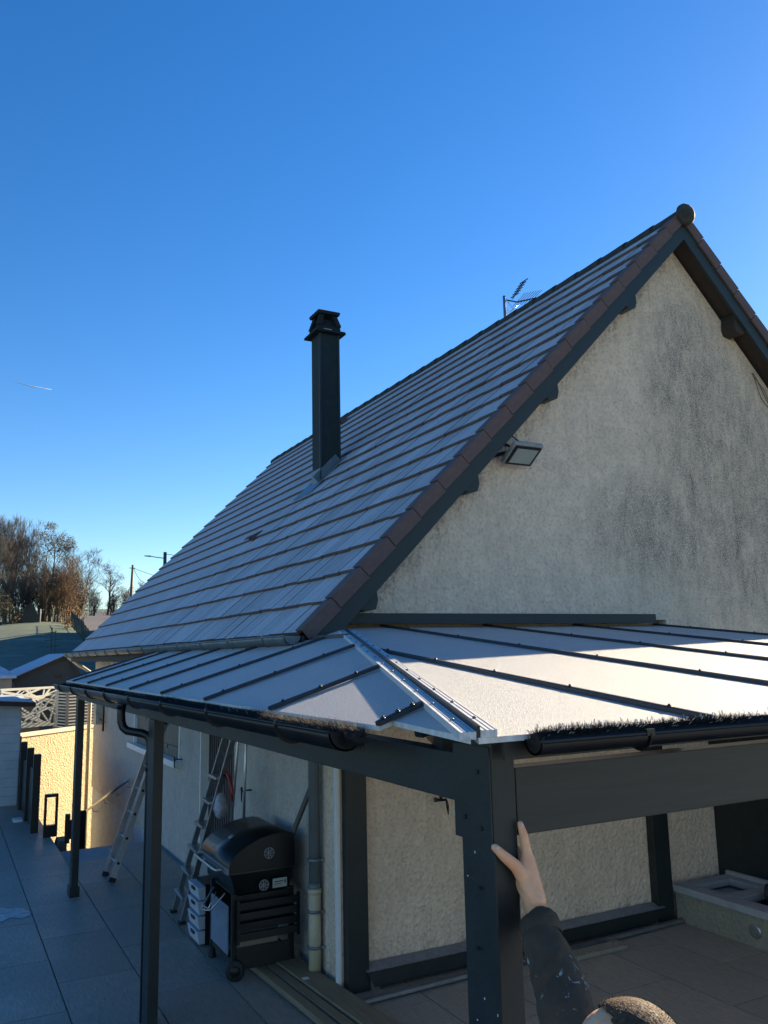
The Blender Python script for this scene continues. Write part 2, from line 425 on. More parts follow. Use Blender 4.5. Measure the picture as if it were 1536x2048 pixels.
# gable wall + side walls
HW = RX*2
def roofz(x, off=.14): return EZ+(min(x, HW-x)-EX)*math.tan(A)-off/CA
b = MB()
b.prism([(0, 0, -1.9), (HW, 0, -1.9), (HW, 0, roofz(HW, .16)), (RX, 0, roofz(RX, .16)), (0, 0, roofz(0, .16))], (0, .3, 0))
zk = 2.775; xk = (zk-roofz(0, .16))/1.0105
b.prism([(max(.02, xk), -.17, zk), (HW-.02, -.17, zk), (RX, -.17, roofz(RX, .165))], (0, .169, 0))
b.box(3.255, 3.399, -.17, -.001, 2.72, zk-.0005); b.box(3.40, HW-.02, -.17, -.001, 2.3, zk-.0005)
gw = b.obj('gable_wall', wall_g, house)
b = MB(); b.box(.0, .3, .302, 3.848, -1.9, 2.4); b.box(.25, .5, 2.6, 3.9, -1.9, 2.4)
b.box(0, .3, 3.85, 11.7, 0.0, 2.4)
# cut openings are reveals: rebuild as pieces
b = MB()
b.box(0, .3, .302, 2.62, -1.9, 2.5); b.box(0, .3, 3.88, 4.83, 0, 2.5)
b.box(0, .3, 4.83, 7.70, 0, 1.17); b.box(0, .3, 4.83, 7.70, 1.72, 2.5); b.box(0, .3, 7.70, 11.7, 0, 2.5); b.box(.001, .3, 2.62, 3.88, 2.2, 2.5)
b.obj('side_wall', wall_s, house)
b = MB(); b.box(.02, .3, 3.88, 11.69, -1.9, -.001)
b.obj('basement_wall', wall_low, house)
b = MB(); b.box(.3, HW, 11.4, 11.7, -1.9, 2.5); b.prism([(0.31, 11.41, 2.5), (HW, 11.41, 2.5), (RX, 11.41, roofz(RX, .2))], (0, .29, 0)); b.box(HW-.3, HW, .3, 11.4, -1.9, 2.5)
b.obj('rear_wall', wall_s, house)
b = MB(); b.box(-.035, -.001, -.012, .02, .0, 2.45); b.obj('corner_bead', white_p, house)
# ribbed door closed in its recess, window shutters
dr = MB(); dr.box(.10, .14, 2.62, 3.88, 0.0, 2.2)
for k in range(15): dr.box(.085, .0995, 2.65+k*.083, 2.65+k*.083+.05, .02, 2.18)
dr.obj('shutter_door', door_m, house)
b = MB(); b.box(-.012, .0995, 3.845, 3.88, 0, 2.2); b.obj('door_frame', white_p, house)
win = MB(); win.box(-.015, .06, 4.83, 4.875, 1.17, 1.72); win.box(-.015, .06, 7.655, 7.70, 1.17, 1.72); win.box(-.015, .06, 4.875, 7.655, 1.68, 1.72)
w = win.obj('window', white_p, house)
b = MB(); b.box(-.10, .06, 4.76, 7.78, 1.09, 1.168); b.obj('sill', white_p, w, .004)
for k in range(4):
    b = MB(); y0 = 4.88+k*.694
    for j in range(5): b.box(.03, .055, y0+j*.138, y0+(j+1)*.138-.006, 1.175, 1.675)
    b.box(.012, .029, y0+.03, y0+.66, 1.26, 1.31); b.box(.012, .029, y0+.03, y0+.66, 1.55, 1.60)
    b.obj('shutter_leaf', shutter_m, w)
for k, (y, z) in enumerate([(4.73, 1.20), (2.06, 1.17)]):
    b = MB(); b.tube([(0, y, z), (-.10, y, z)], .008, 6); b.tube([(-.10, y-.05, z), (-.10, y+.05, z)], .009, 6); b.tube([(-.10, y, z+.035), (-.10, y, z-.10)], [.011, .005], 6)
    b.obj('shutter_stay', dark_m, house)
b = MB(); x, z = .85, 1.29
b.tube([(x, 0, z), (x, -.10, z)], .009, 6); b.tube([(x-.06, -.10, z), (x+.05, -.10, z)], .010, 6); b.tube([(x, -.1, z), (x+.0, -.1, z+.05)], .014, 6); b.tube([(x+.05, -.1, z), (x+.06, -.1, z-.05), (x+.065, -.1, z-.12)], [.008, .013, .003], 6)
b.obj('shutter_stay', dark_m, house)
b = MB(); b.box(1.02, 1.06, -.04, -.001, 1.14, 1.19); b.obj('doorbell', white_p, house)
# roof deck (under the tiles)
def sl(u, y, n=0, right=False):
    """u up the slope from the eave, n off the surface"""
    x = EX+u*CA-n*SA; z = EZ+u*SA+n*CA
    if right: x = 2*RX-x
    return Vector((x, y, z))
b = MB()
for r_ in (False, True):
    p = [sl(0.02, YF+.03, -.05, r_), sl(L_s, YF+.03, -.05, r_), sl(L_s, YB-.03, -.05, r_), sl(0.02, YB-.03, -.05, r_)]
    q_ = [sl(0.02, YF+.03, -.11, r_), sl(L_s, YF+.03, -.11, r_), sl(L_s, YB-.03, -.11, r_), sl(0.02, YB-.03, -.11, r_)]
    b.hexa(q_+p)
roof = b.obj('roof', soffit_m, house)
# tiles
TW = .30
def tile_mesh(w=TW):
    b = MB(); ln = G+.07; t = .026
    prof = [(0, 0), (0, t-.003), (.004, t), (w*.5-.004, t), (w*.5, t-.003), (w*.5+.004, t), (w-.010, t), (w-.007, t-.010), (w-.006, 0)]
    n = len(prof); vs = []
    for s_ in (0, ln):
        for (u, h) in prof: vs.append((u, s_, h))
    fs = [(i, (i+1) % n, n+(i+1) % n, n+i) for i in range(n)]+[tuple(range(n))[::-1], tuple(range(n, 2*n))]
    b.add(vs, fs); me = b.mesh('roof_tile', tile_m)
    bm = bmesh.new(); bm.from_mesh(me); bmesh.ops.recalc_face_normals(bm, faces=bm.faces); bm.to_mesh(me); bm.free()
    return me
tm = tile_mesh()
def tile_matrix(row, j, right=False):
    tilt = math.atan(.030/G)
    p = sl(row*G-.01, 0, .016, right); p.y = YF+.10+j*TW
    ang = A-tilt
    if not right:
        # local x -> -y ... keep right handed: x=world y reversed
        X = Vector((0, -1, 0)); Yv = Vector((math.cos(ang), 0, math.sin(ang))); p.y += TW
    else:
        X = Vector((0, 1, 0)); Yv = Vector((-math.cos(ang), 0, math.sin(ang)))
    Z = X.cross(Yv)
    m = Matrix((X, Yv, Z)).transposed().to_4x4(); m.translation = p; return m
NT_ = int((YB-.1-(YF+.10))/TW)
cells = [(r, j) for r in range(18) for j in range(NT_)]
cells.sort(key=lambda c: (tile_matrix(*c).translation-CAM).length)
def far_mesh(lst, right):
    b = MB(); base = [v.co.copy() for v in tm.vertices]; fs = [tuple(p.vertices) for p in tm.polygons]
    for (r, j) in lst:
        m = tile_matrix(r, j, right); m.translation.y += random.uniform(-.004, .004)
        b.add([m @ v for v in base], fs)
    return b
for k, c in enumerate(cells[:300]):
    o = link('roof_tile', tm); o.parent = roof; m = tile_matrix(*c)
    o.matrix_local = m @ Matrix.Rotation(random.uniform(-.009, .009), 4, 'Z') @ Matrix.Rotation(random.uniform(-.006, .006), 4, 'Y') @ Matrix.Translation((random.uniform(-.002, .002), random.uniform(-.008, .008), random.uniform(0, .005)))
stuff(far_mesh(cells[300:], False).obj('roof_tile', tile_m, roof))
stuff(far_mesh([(r, j) for r in range(18) for j in range(NT_)], True).obj('roof_tile', tile_m, roof))
# verge tiles
def verge_mesh(right=False, back=False):
    b = MB(); sgn = -1 if right else 1
    def P(u, y, n): 
        x = u*CA-n*SA; z = u*SA+n*CA
        return (sgn*x, y, z)
    y0 = 0.0; d = 1
    for (ya, yb, na, nb) in ((0, .13, .040, .056), (0, .022, -.055, .040)):
        g0, g1 = .003, G-.003
        b.hexa([P(g0, ya, na), P(g1, ya, na-.012), P(g1, yb, na-.012), P(g0, yb, na), P(g0, ya, nb), P(g1, ya, nb-.012), P(g1, yb, nb-.012), P(g0, yb, nb)])
    me = b.mesh('verge_tile', verge_m); bm = bmesh.new(); bm.from_mesh(me); bmesh.ops.recalc_face_normals(bm, faces=bm.faces); bmesh.ops.bevel(bm, geom=bm.edges, offset=.002, segments=1, affect='EDGES'); bm.to_mesh(me); bm.free(); return me
vl, vr = verge_mesh(), verge_mesh(True)
for k in range(18):
    for me, r_ in ((vl, False), (vr, True)):
        p = sl(k*G, YF, 0, r_)
        o = link('verge_tile', me); o.parent = roof; o.location = (p.x, YF+random.uniform(-.003, .003), p.z)
# barge boards, soffit edges, purlin ends
for r_ in (False, True):
    b = MB(); e0 = sl(.0, 0, -.075, r_); e1 = sl(L_s-.10, 0, -.075, r_)
    p = [sl(-.02, YF+.025, -.19, r_), sl(L_s-.18+.16, YF+.025, -.19, r_), sl(L_s-.02, YF+.025, -.04, r_), sl(-.02, YF+.025, -.04, r_)]
    if True:
        ridge_in = Vector((RX, YF+.025, RZ-.19/CA)); p[1] = ridge_in; p[2] = Vector((RX, YF+.025, RZ-.04/CA))
    q_ = [v+Vector((0, .03, 0)) for v in p]
    b.hexa([p[0], p[1], q_[1], q_[0], p[3], p[2], q_[2], q_[3]])
    b.obj('barge_board', board_m, house)
    b = MB(); p = [sl(0, YF+.056, -.112, r_), sl(L_s-.13, YF+.056, -.112, r_), sl(L_s-.13, -.001, -.112, r_), sl(0, -.001, -.112, r_)]
    q_ = [sl(0, YF+.056, -.135, r_), sl(L_s-.13, YF+.056, -.135, r_), sl(L_s-.13, -.001, -.135, r_), sl(0, -.001, -.135, r_)]
    b.hexa(q_+p); b.obj('soffit', soffit_m, house)
    for u in (.55, 1.95, 3.25, 4.75):
        b = MB(); c = sl(u, 0, -.136, r_); s_ = -1 if r_ else 1
        prof = [(-.10, .0), (-.10, -.10), (.02, -.17), (.10, -.17), (.10, 0)]
        def PP(a, h, y): 
            return (c.x+s_*a*.95, y, c.z+h+min(0, 0))
        pf = [(c.x-s_*.07, c.z-.075), (c.x+s_*.02, c.z-.12), (c.x+s_*.12, c.z-.10), (c.x+s_*.14, c.z-.03), (c.x+s_*.12, c.z+.11), (c.x-s_*.07, c.z-.075)][:5]
        b.prism([(x, YF+.06, z) for x, z in pf], (0, .39, 0)); b.obj('purlin_end', board_m if not r_ else soffit_m, house, .006)
# ridge tiles
NR = int((YB-YF)/.41)
b = MB(); n = 10
vs = []
for y in (0, .43):
    rr = .098 if y == 0 else .088
    for k in range(n+1):
        a = math.pi*(k/n)*1.24-math.pi*.12; vs.append((rr*math.cos(a), y, rr*.95*math.sin(a)))
b.add(vs, [(k, k+1, n+2+k, n+1+k) for k in range(n)], True)
rm = b.mesh('ridge_tile', ridge_m)
for k in range(NR):
    o = link('ridge_tile', rm); o.parent = roof; o.location = (RX, YF-.03+k*.41, RZ-.03); o.rotation_euler = (R(-.6), 0, 0)
b = MB(); b.lathe((RX, YF-.035, RZ-.015), (0, 1, 0), [(0, -.065), (.05, -.058), (.09, -.035), (.115, -.005), (.116, .03)], 18); b.obj('ridge_end_cap', ridge_m, roof)
# eave gutter of the house
def gutter(name, p, q, r, m, parent, outward, lip=True, brackets=0, label=None):
    p = Vector(p); q = Vector(q); d = (q-p).normalized(); o = Vector(outward); b = MB(); vs = []; n = 10
    for P in (p, q):
        for rr in (r, r-.006):
            for k in range(n+1):
                a = math.pi+math.pi*k/n; vs.append(P+o*rr*math.cos(a)+Vector((0, 0, 1))*rr*math.sin(a))
    N = n+1; fs = []
    for k in range(n):
        fs += [(k, k+1, 2*N+k+1, 2*N+k), (N+k+1, N+k, 3*N+k, 3*N+k+1), (k+1, k, N+k, N+k+1), (2*N+k, 2*N+k+1, 3*N+k+1, 3*N+k)]
    fs += [(0, 2*N, 3*N, N), (n, N+n, 3*N+n, 2*N+n)]
    b.add(vs, fs, True)
    if lip: b.tube([p+o*r, q+o*r], .007, 6)
    for P, s in ((p, 1), (q, -1)):
        vs = [P+o*r*math.cos(math.pi+math.pi*k/n)+Vector((0, 0, r*math.sin(math.pi+math.pi*k/n))) for k in range(n+1)]
        b.add(vs+[v+d*s*.004 for v in vs], [tuple(range(N)), tuple(range(N, 2*N))])
    g = b.obj(name, m, parent, recalc=False)
    for k in range(brackets):
        t = (k+.5)/brackets; P = p+(q-p)*t; bb = MB()
        for i in range(n):
            a0 = math.pi+math.pi*i/n; a1 = math.pi+math.pi*(i+1)/n
            bb.bar(P+o*(r+.004)*math.cos(a0)+Vector((0, 0, (r+.004)*math.sin(a0))), P+o*(r+.004)*math.cos(a1)+Vector((0, 0, (r+.004)*math.sin(a1))), .018, .003, d)
        bb.bar(P+o*(r+.006)+Vector((0, 0, -.006)), P+o*(r+.006)+Vector((0, 0, .012)), .03, .008, o)
        bb.obj('gutter_bracket', m, g, recalc=False)
    return g
gutter('gutter', (-.52, -.36, 2.60), (-.52, 11.98, 2.58), .07, zinc, house, (-1, 0, 0), True, 14)
b = MB(); b.box(-.45, -.43, -.37, 11.95, 2.42, 2.60); b.box(-.43, -.001, -.37, 11.95, 2.44, 2.455)
b.obj('eave_board', soffit_m, house)
# rear downpipe and little box by the far corner
b = MB(); b.tube([(-.50, 11.9, 2.52), (-.30, 11.82, 2.35), (-.07, 11.80, 2.2), (-.07, 11.80, -1.8)], .04, 10); b.obj('downpipe', cream_p, house)
b = MB(); b.box(-.12, 0, 10.7, 11.0, 1.25, 1.75); b.obj('meter_box', plain('cream_box', (.45, .42, .32), .6), house, .008)
b = MB(); b.tube([(-.04, 10.35, 1.9), (-.04, 10.35, 1.15)], .02, 6); b.tube([(-.05, 10.2, 1.32), (-.05, 11.5, 1.40)], .012, 6); b.obj('conduit', dark_m, house)
b = MB(); b.box(-.02, -.001, 9.2, 9.9, 1.95, 2.4); b.obj('air_vent', white_p, house)
# gable base: dark posts fixed to the wall & flashing above the pergola
# vent tiles
for (u, y) in ((2.05, 4.85), (5.7, 7.4)):
    v = MB(); c = sl(u, y, .03); d = Vector((CA, 0, SA)); n_ = Vector((-SA, 0, CA)); w = Vector((0, .075, 0))
    p = [c-w-d*.07, c+w-d*.07, c+w+d*.12, c-w+d*.12]; q_ = [c-w-d*.07+n_*.07, c+w-d*.07+n_*.07, c+w+d*.12+n_*.012, c-w+d*.12+n_*.012]
    v.hexa(p+q_); v.bar(c-w*1.1-d*.09+n_*.07, c+w*1.1-d*.09+n_*.07, .07, .01, n_)
    v.obj('vent_tile', verge_m, roof)

# chimney
ch = thing('chimney', 'tall slim dark chimney with pyramid cowl standing on the roof slope', 'chimney', (1.86, 4.40, 4.7))
CX0, CX1, CY0, CY1 = 1.72, 2.01, 4.25, 4.55
b = MB(); b.box(CX0, CX1, CY0, CY1, 4.55, 6.96); b.obj('shaft', chim_m, ch, .006)
b = MB(); b.box(CX0-.012, CX0+.02, CY0-.012, CY0+.02, 4.80, 6.955); b.box(CX1-.02, CX1+.012, CY0-.0125, CY0+.02, 5.1, 6.955); b.obj('corner_trim', board_m, ch)
cx, cy = (CX0+CX1)/2, (CY0+CY1)/2
def frus(b, z0, z1, a0, a1):
    b.hexa([(cx-a0, cy-a0, z0), (cx+a0, cy-a0, z0), (cx+a0, cy+a0, z0), (cx-a0, cy+a0, z0), (cx-a1, cy-a1, z1), (cx+a1, cy-a1, z1), (cx+a1, cy+a1, z1), (cx-a1, cy+a1, z1)])
b = MB(); frus(b, 6.96, 7.00, .235, .225); b.obj('cap_plate', capm, ch, .008)
b = MB(); frus(b, 7.00, 7.075, .175, .17)
for sx in (-1, 1):
    for sy in (-1, 1): b.bar((cx+sx*.15, cy+sy*.15, 7.07), (cx+sx*.095, cy+sy*.095, 7.26), .07, .07, (1, 0, 0))
frus(b, 7.076, 7.20, .12, .08); b.obj('cowl', capm, ch, .006)
b = MB(); frus(b, 7.255, 7.30, .165, .175); frus(b, 7.302, 7.36, .17, .05); b.obj('cowl_lid', capm, ch, .008)
b = MB(); b.box(cx-.1, cx+.02, CY0-.055, CY0-.03, 7.0, 7.012); b.obj('frost_patch', sheet_edge, ch)
# lead flashing collar
b = MB(); d = Vector((CA, 0, SA)); n_ = Vector((-SA, 0, CA))
def upos(x): return (x-EX)/CA
u0, u1 = upos(CX0)-.02, upos(CX1)+.05
for (ya, yb, ua, ub) in ((CY0-.16, CY0-.001, u0-.28, u1+.02), (CY1+.001, CY1+.14, u0-.28, u1+.02), (CY0, CY1, u0-.28, u0+.0)):
    b.hexa([sl(ua, ya, .03), sl(ub, ya, .03), sl(ub, yb, .03), sl(ua, yb, .03), sl(ua, ya, .048), sl(ub, ya, .048), sl(ub, yb, .048), sl(ua, yb, .048)])
b.hexa([sl(u0, CY0-.014, .03), sl(u1, CY0-.014, .03), sl(u1, CY0-.0015, .03), sl(u0, CY0-.0015, .03), sl(u0, CY0-.014, .15), sl(u1, CY0-.014, .15), sl(u1, CY0-.0015, .15), sl(u0, CY0-.0015, .15)])
b.box(CX0-.014, CX0-.001, CY0-.014, CY1, 4.78, 4.99)
b.obj('flashing', zinc, ch)

# TV aerial beyond the ridge
an = thing('tv_aerial', 'metal television aerial with rake-like elements beyond the roof ridge', 'aerial', (4.6, 4.2, 6.0))
X, Y = 4.45, 3.55
b = MB(); b.tube([(X, Y, 5.9), (X, Y, 7.74)], .022, 8); b.obj('mast', alu, an)
b = MB(); b.tube([(X, Y, 7.68), (X+.2, Y-.05, 7.66), (X+.5, Y-.12, 7.75)], .012, 6)
for k in range(7):
    p = Vector((X+.22+k*.045, Y-.06-k*.01, 7.68+k*.012)); b.tube([p+Vector((-.02, .12, -.05)), p+Vector((.03, -.14, .08))], .004, 4)
b.obj('yagi_boom', dark_m, an)
b = MB(); p0 = Vector((X+.13, Y-.03, 7.70)); p1 = p0+Vector((.20, -.06, .32))
b.bar(p0, p1, .006, .03, (0, 1, 0)); 
for k in range(6):
    q_ = p0+(p1-p0)*(.2+k*.15); b.bar(q_+Vector((0, .10, 0)), q_-Vector((0, .10, 0)), .012, .012)
b.obj('reflector', dark_m, an)
b = MB(); b.tube([(X, Y, 7.55), (X+.16, Y, 7.44), (X+.34, Y-.02, 7.60)], .008, 5); b.tube([(X+.06, Y, 7.66), (X+.30, Y, 7.42)], .006, 5); b.tube([(X+.02, Y, 7.44), (X+.28, Y, 7.66)], .006, 5); b.obj('bracket', alu, an)

# floodlight
fl = thing('floodlight', 'square grey floodlight with pale glass under the roof edge on the gable', 'floodlight', (1.75, 0, 4.25))
c = Vector((1.64, -.36, 4.14)); u = Vector((1, 0, 0)); nrm = Vector((0, -.55, -.83)).normalized(); v_ = nrm.cross(u).normalized()
def slab(b, c, hu, hv, t0, t1):
    b.hexa([c-u*hu-v_*hv+nrm*t0, c+u*hu-v_*hv+nrm*t0, c+u*hu+v_*hv+nrm*t0, c-u*hu+v_*hv+nrm*t0, c-u*hu-v_*hv+nrm*t1, c+u*hu-v_*hv+nrm*t1, c+u*hu+v_*hv+nrm*t1, c-u*hu+v_*hv+nrm*t1])
b = MB(); slab(b, c, .155, .125, -.045, 0.0); b.obj('casing', fl_m, fl, .008)
b = MB(); slab(b, c, .135, .105, .0005, .012); b.obj('bezel', dark_m, fl)
b = MB(); slab(b, c, .112, .083, .0125, .016); b.obj('glass', glass_m, fl)
b = MB(); b.bar(c+u*.0-nrm*.04, (1.60, -.17, 4.28), .03, .02); b.bar((1.42, -.19, 4.15), (1.53, -.30, 4.17), .03, .03); b.obj('bracket', dark_m, fl)
b = MB(); b.tube([c-nrm*.05, (1.66, -.28, 4.29), (1.62, -.20, 4.37), (1.58, -.19, 4.43), (1.54, -.19, 4.5)], .006, 6); b.obj('cable', dark_m, fl)

# downpipe on the near side wall
dp = thing('downpipe', 'grey downpipe turning cream halfway down, beside the white wall corner', 'drainpipe', (-.06, .34, 0))
b = MB(); b.tube([(-.065, .34, .66), (-.065, .34, 2.05), (-.16, .34, 2.25), (-.4, .36, 2.45), (-.5, .38, 2.55)], .045, 14); b.tube([(-.065, .34, .64), (-.065, .34, .70)], .049, 14); b.obj('upper_pipe', grey_p, dp)
b = MB(); b.tube([(-.065, .34, .0), (-.065, .34, .659)], .050, 14); b.tube([(-.065, .34, .62), (-.065, .34, .655)], .056, 14); b.obj('lower_pipe', cream_p, dp)
for z in (.22, .48, .86):
    b = MB(); b.tube([(-.065, .34, z), (-.065, .34, z+.022)], .0575, 14); b.bar((-.0651, .34, z+.011), (0, .28, z+.011), .014, .018); b.obj('pipe_clip', zinc, dp)
pk = thing('leaning_plank', 'narrow dark plank leaning against the wall behind the barbecue', 'plank', (-.2, .8, 0))
b = MB(); b.bar((-.30, 1.25, 0.01), (-.045, .43, 1.42), .05, .02, (1, 0, 0)); b.obj('plank', m_wood('dark_plank', (.07, .055, .045), (.11, .09, .07), 2), pk)
pk.children[0].name = 'board'

# ================================================================== PERGOLA
pg = thing('pergola', 'dark timber pergola with white frosted roof panels wrapping round the house corner', 'pergola', (-1.37, -4.0, 0))
A1, ZE, S1, A2, S2 = 1.5135, 2.2349, .2983, 4.155, .1067
def zl(x): return ZE+S1*(x+A1)
def zr_(y): return ZE+S2*(y+A2)
def hipx(y): return S2*(y+A2)/S1-A1
XT = -.38; PX0, PY0 = -.6207, -3.6442
TH = .016
def panel(pts, fz, name='roof_panel'):
    b = MB(); top = [Vector((x, y, fz(x, y))) for x, y in pts]; bot = [p-Vector((0, 0, TH)) for p in top]; n = len(pts)
    b.add(top+bot, [tuple(range(n))]); b.cur = 2; b.add(bot, [tuple(reversed(range(n)))]); b.cur = 1
    b.add(top+bot, [(i, n+i, n+(i+1) % n, (i+1) % n) for i in range(n)])
    return b.obj(name, [sheet_m, sheet_edge, under_m], pg)
fzl = lambda x, y: zl(x); fzr = lambda x, y: zr_(y)
yh = (XT+A1)*S1/S2-A2          # where the hip meets the inner edge of the left roof
def inner(y): return XT if y > yh else hipx(y)
ys = [PY0+i for i in range(0, 8)]
YEND = 3.95
prev = -A2
edges = [-A2]+[y for y in ys if y < YEND-.05]+[YEND]
gap = .006
for i in range(len(edges)-1):
    a, c = edges[i]+gap, edges[i+1]-gap
    if i == 0:
        # tapered corner panel whose lower edge swings in towards the gutter end
        pts = [(-A1+.0, a), (hipx(a+.02)+.0, a+.0), (hipx(c)-.005, c), (-A1+.07, c)]
        pts = [(-A1+.03, -A2+.005), (hipx(a)+.03, a), (hipx(c)+.01, c), (-A1+.05, c), (-A1+.045, -3.9)]
        pts = [(-A1+.005, -A2+.0), (hipx(c)+.01, c), (-A1+.045, c)]
    else:
        pts = [(-A1, a)]
        if a < yh < c: pts += [(hipx(a)-.02, a), (XT, yh), (XT, c)]
        elif c <= yh: pts += [(hipx(a)-.02, a), (hipx(c)-.02, c)]
        else: pts += [(XT, a), (XT, c)]
        pts += [(-A1, c)]
    panel(pts, fzl)
xs_ = [PX0+i for i in range(0, 5)]
def yh_of(x): return (x+A1)*S1/S2-A2
xe = [-A1]+xs_
for i in range(len(xe)-1):
    a, c = xe[i]+gap, xe[i+1]-gap
    pts = [(a if i else -A1+.03, -A2)]+[(c, -A2)]
    yc = min(-.03, yh_of(c)); ya = min(-.03, yh_of(a))
    if i == 0: pts += [(c, yc)]
    else:
        pts += [(c, yc)]
        if ya < -.03 and yc >= -.03: pts += [(hipx(-.03)+.02, -.03)]
        pts += [(a, ya)]
    panel(pts, fzr)
# zinc filler between hip and house
b = MB(); tri = [(XT+.005, yh+.01), (hipx(-.02), -.012), (XT+.005, -.012)]
tp = [Vector((x, y, zl(x)-.004)) for x, y in tri]; b.add(tp+[p-Vector((0, 0, .01)) for p in tp], [(0, 1, 2), (5, 4, 3), (0, 3, 4, 1), (1, 4, 5, 2), (2, 5, 3, 0)])
b.obj('valley_flashing', hipm, pg)
# glazing bars with screws
def bar_(p, q, nscrew=4, w=.030, m=None, name='glazing_bar'):
    p = Vector(p); q = Vector(q); d = (q-p).normalized(); b = MB()
    off = Vector((0, 0, .007)); b.bar(p+off, q+off, w, .014); b.bar(p+off*2.1, q+off*2.1, w*.4, .006)
    g = b.obj(name, m or barm, pg)
    bb = MB(); L = (q-p).length
    for k in range(nscrew):
        t = (k+.35)/nscrew; c = p+(q-p)*t+Vector((0, 0, .018)); bb.tube([c-Vector((0, 0, .005)), c+Vector((0, 0, .002))], .009, 8); bb.tube([c+Vector((0, 0, .0021)), c+Vector((0, 0, .007))], .0045, 6)
    stuff(bb.obj('screw', dark_m, g))
for y in [y for y in ys if y < YEND-.05]+[YEND-.02]:
    xi = inner(y)
    bar_((-A1-.01, y, zl(-A1)), (xi-.03 if y < yh else xi, y, zl(xi)), 3)
for i, x in enumerate(xs_):
    yt = min(-.03, yh_of(x)-.04)
    bar_((x, -A2-.02, zr_(-A2)), (x, yt, zr_(yt)), 6 if i else 5)
# inner edge bar
b = MB(); b.bar((XT, yh, zl(XT)+.008), (XT, YEND, zl(XT)+.008), .03, .03); b.obj('edge_bar', barm, pg)
# hip: two frosted profile strips with a joint between
h0 = Vector((-A1+.03, -A2, ZE-.004)); h1 = Vector((hipx(-.62)+.035, -.62, zr_(-.62)-.006))
dh = (h1-h0).normalized(); sd = Vector((dh.y, -dh.x, 0)).normalized()
for s_, nm in ((-1, 'hip_bar'), (1, 'hip_bar')):
    b = MB(); o = sd*s_*.029; sl_ = -.020 if s_ < 0 else -.016
    p = h0+o+Vector((0, 0, .030+sl_)); q_ = h1+o*1.0+Vector((0, 0, .030+sl_)); b.bar(p, q_, .046, .020)
    for e in (-.021, -.007, .007, .021): b.bar(p+sd*e+Vector((0, 0, .0105)), q_+sd*e+Vector((0, 0, .0105)), .003, .002)
    g = b.obj(nm, hipm, pg)
    bb = MB()
    for k in range(13):
        t = (k+.6)/13; c = p+(q_-p)*t+sd*s_*.004+Vector((0, 0, .011)); bb.tube([c, c+Vector((0, 0, .006))], .006, 8)
    stuff(bb.obj('screw', alu_d, g))
b = MB(); b.bar(h0+Vector((0, 0, .020)), h1+Vector((0, 0, .020)), .010, .03); b.obj('hip_seal', dark_m, pg)
# wall flashing above the front roof
b = MB(); b.box(.02, 3.25, -.19, -.002, 2.70, 2.773); b.box(.02, 3.251, -.205, -.191, 2.69, 2.70); b.obj('wall_flashing', board_m, pg)
# posts, beams
def post(x0, x1, y0, y1, ztop):
    b = MB(); b.box(x0, x1, y0, y1, 0, ztop); p = b.obj('post', anth, pg, .004); return p
pc = post(-1.41, -1.33, -4.10, -3.94, 2.215)
b = MB(); b.box(-1.415, -1.411, -4.098, -3.915, 1.94, 2.2); b.obj('joint_plate', anth, pc)
bb = MB()
for (y, z) in ((-4.04, 2.13), (-3.97, 2.0), (-4.05, 1.98), (-4.03, 1.82), (-4.01, 1.66)):
    bb.tube([(-1.4152, y, z), (-1.419, y, z)], .006, 8)
stuff(bb.obj('bolt', dark_m, pc))
bb = MB(); random.seed(5)
for k in range(7):
    y, z = random.uniform(-4.09, -3.96), random.uniform(1.35, 2.1); bb.box(-1.4118, -1.4101, y, y+random.uniform(.002, .005), z, z+random.uniform(.003, .007))
stuff(bb.obj('paint_fleck', sheet_edge, pc))
pm = post(-1.41, -1.34, .02, .20, 2.03)
pf = post(-1.41, -1.34, 3.72, 3.88, 2.03)
b = MB(); b.box(-1.425, -1.325, 3.705, 3.895, .0, .10); b.obj('post_foot', anth, pf, .004)
b = MB(); b.box(-1.41, -1.34, -3.938, 3.90, 2.034, 2.17); b.obj('beam', anth, pg, .003)
b = MB(); b.box(-1.328, 3.9, -4.10, -4.03, 1.96, 2.14); b.obj('beam', anth_x, pg, .003)
b = MB(); b.box(.0, 3.33, -.06, -.002, 2.50, 2.66); b.obj('wall_plate', anth_x, pg)
for (x0, x1) in ((.02, .19), (3.12, 3.31)):
    b = MB(); b.box(x0, x1, -.09, -.002, 0, 2.5); b.obj('wall_post', anth, pg, .003)
# rafters under the sheets
for x in xs_:
    yt = min(-.07, yh_of(x)-.06)
    b = MB(); b.bar((x, -4.02, zr_(-4.02)-.06), (x, yt, zr_(yt)-.06), .05, .07); b.obj('rafter', anth, pg)
for y in [y for y in ys if y < YEND]:
    xi = inner(y)-.05; b = MB(); b.bar((-1.33, y, zl(-1.33)-.055), (xi, y, zl(xi)-.055), .05, .06); b.obj('rafter', anth, pg)
b = MB(); b.bar(h0+Vector((.12, .33, -.03)), h1+Vector((0, 0, -.08)), .06, .09); b.obj('hip_rafter', anth, pg)
b = MB(); b.box(-.40, -.36, yh, 3.95, 2.44, 2.55); b.obj('wall_plate', anth, pg)
# gutters
g1 = gutter('gutter', (-1.575, -3.52, 2.215), (-1.575, 3.98, 2.195), .066, gut_m, pg, (-1, 0, 0), True, 8)
b = MB(); b.box(-1.515, -1.50, -3.5, 3.95, 2.16, 2.222); b.obj('fascia', gut_m, pg)
g2 = gutter('gutter', (-1.335, -4.198, 2.222), (4.0, -4.198, 2.212), .040, gut_m, pg, (0, -1, 0), True, 7)
b = MB(); b.box(-1.40, 3.9, -4.154, -4.14, 2.17, 2.222); b.obj('fascia', gut_m, pg)
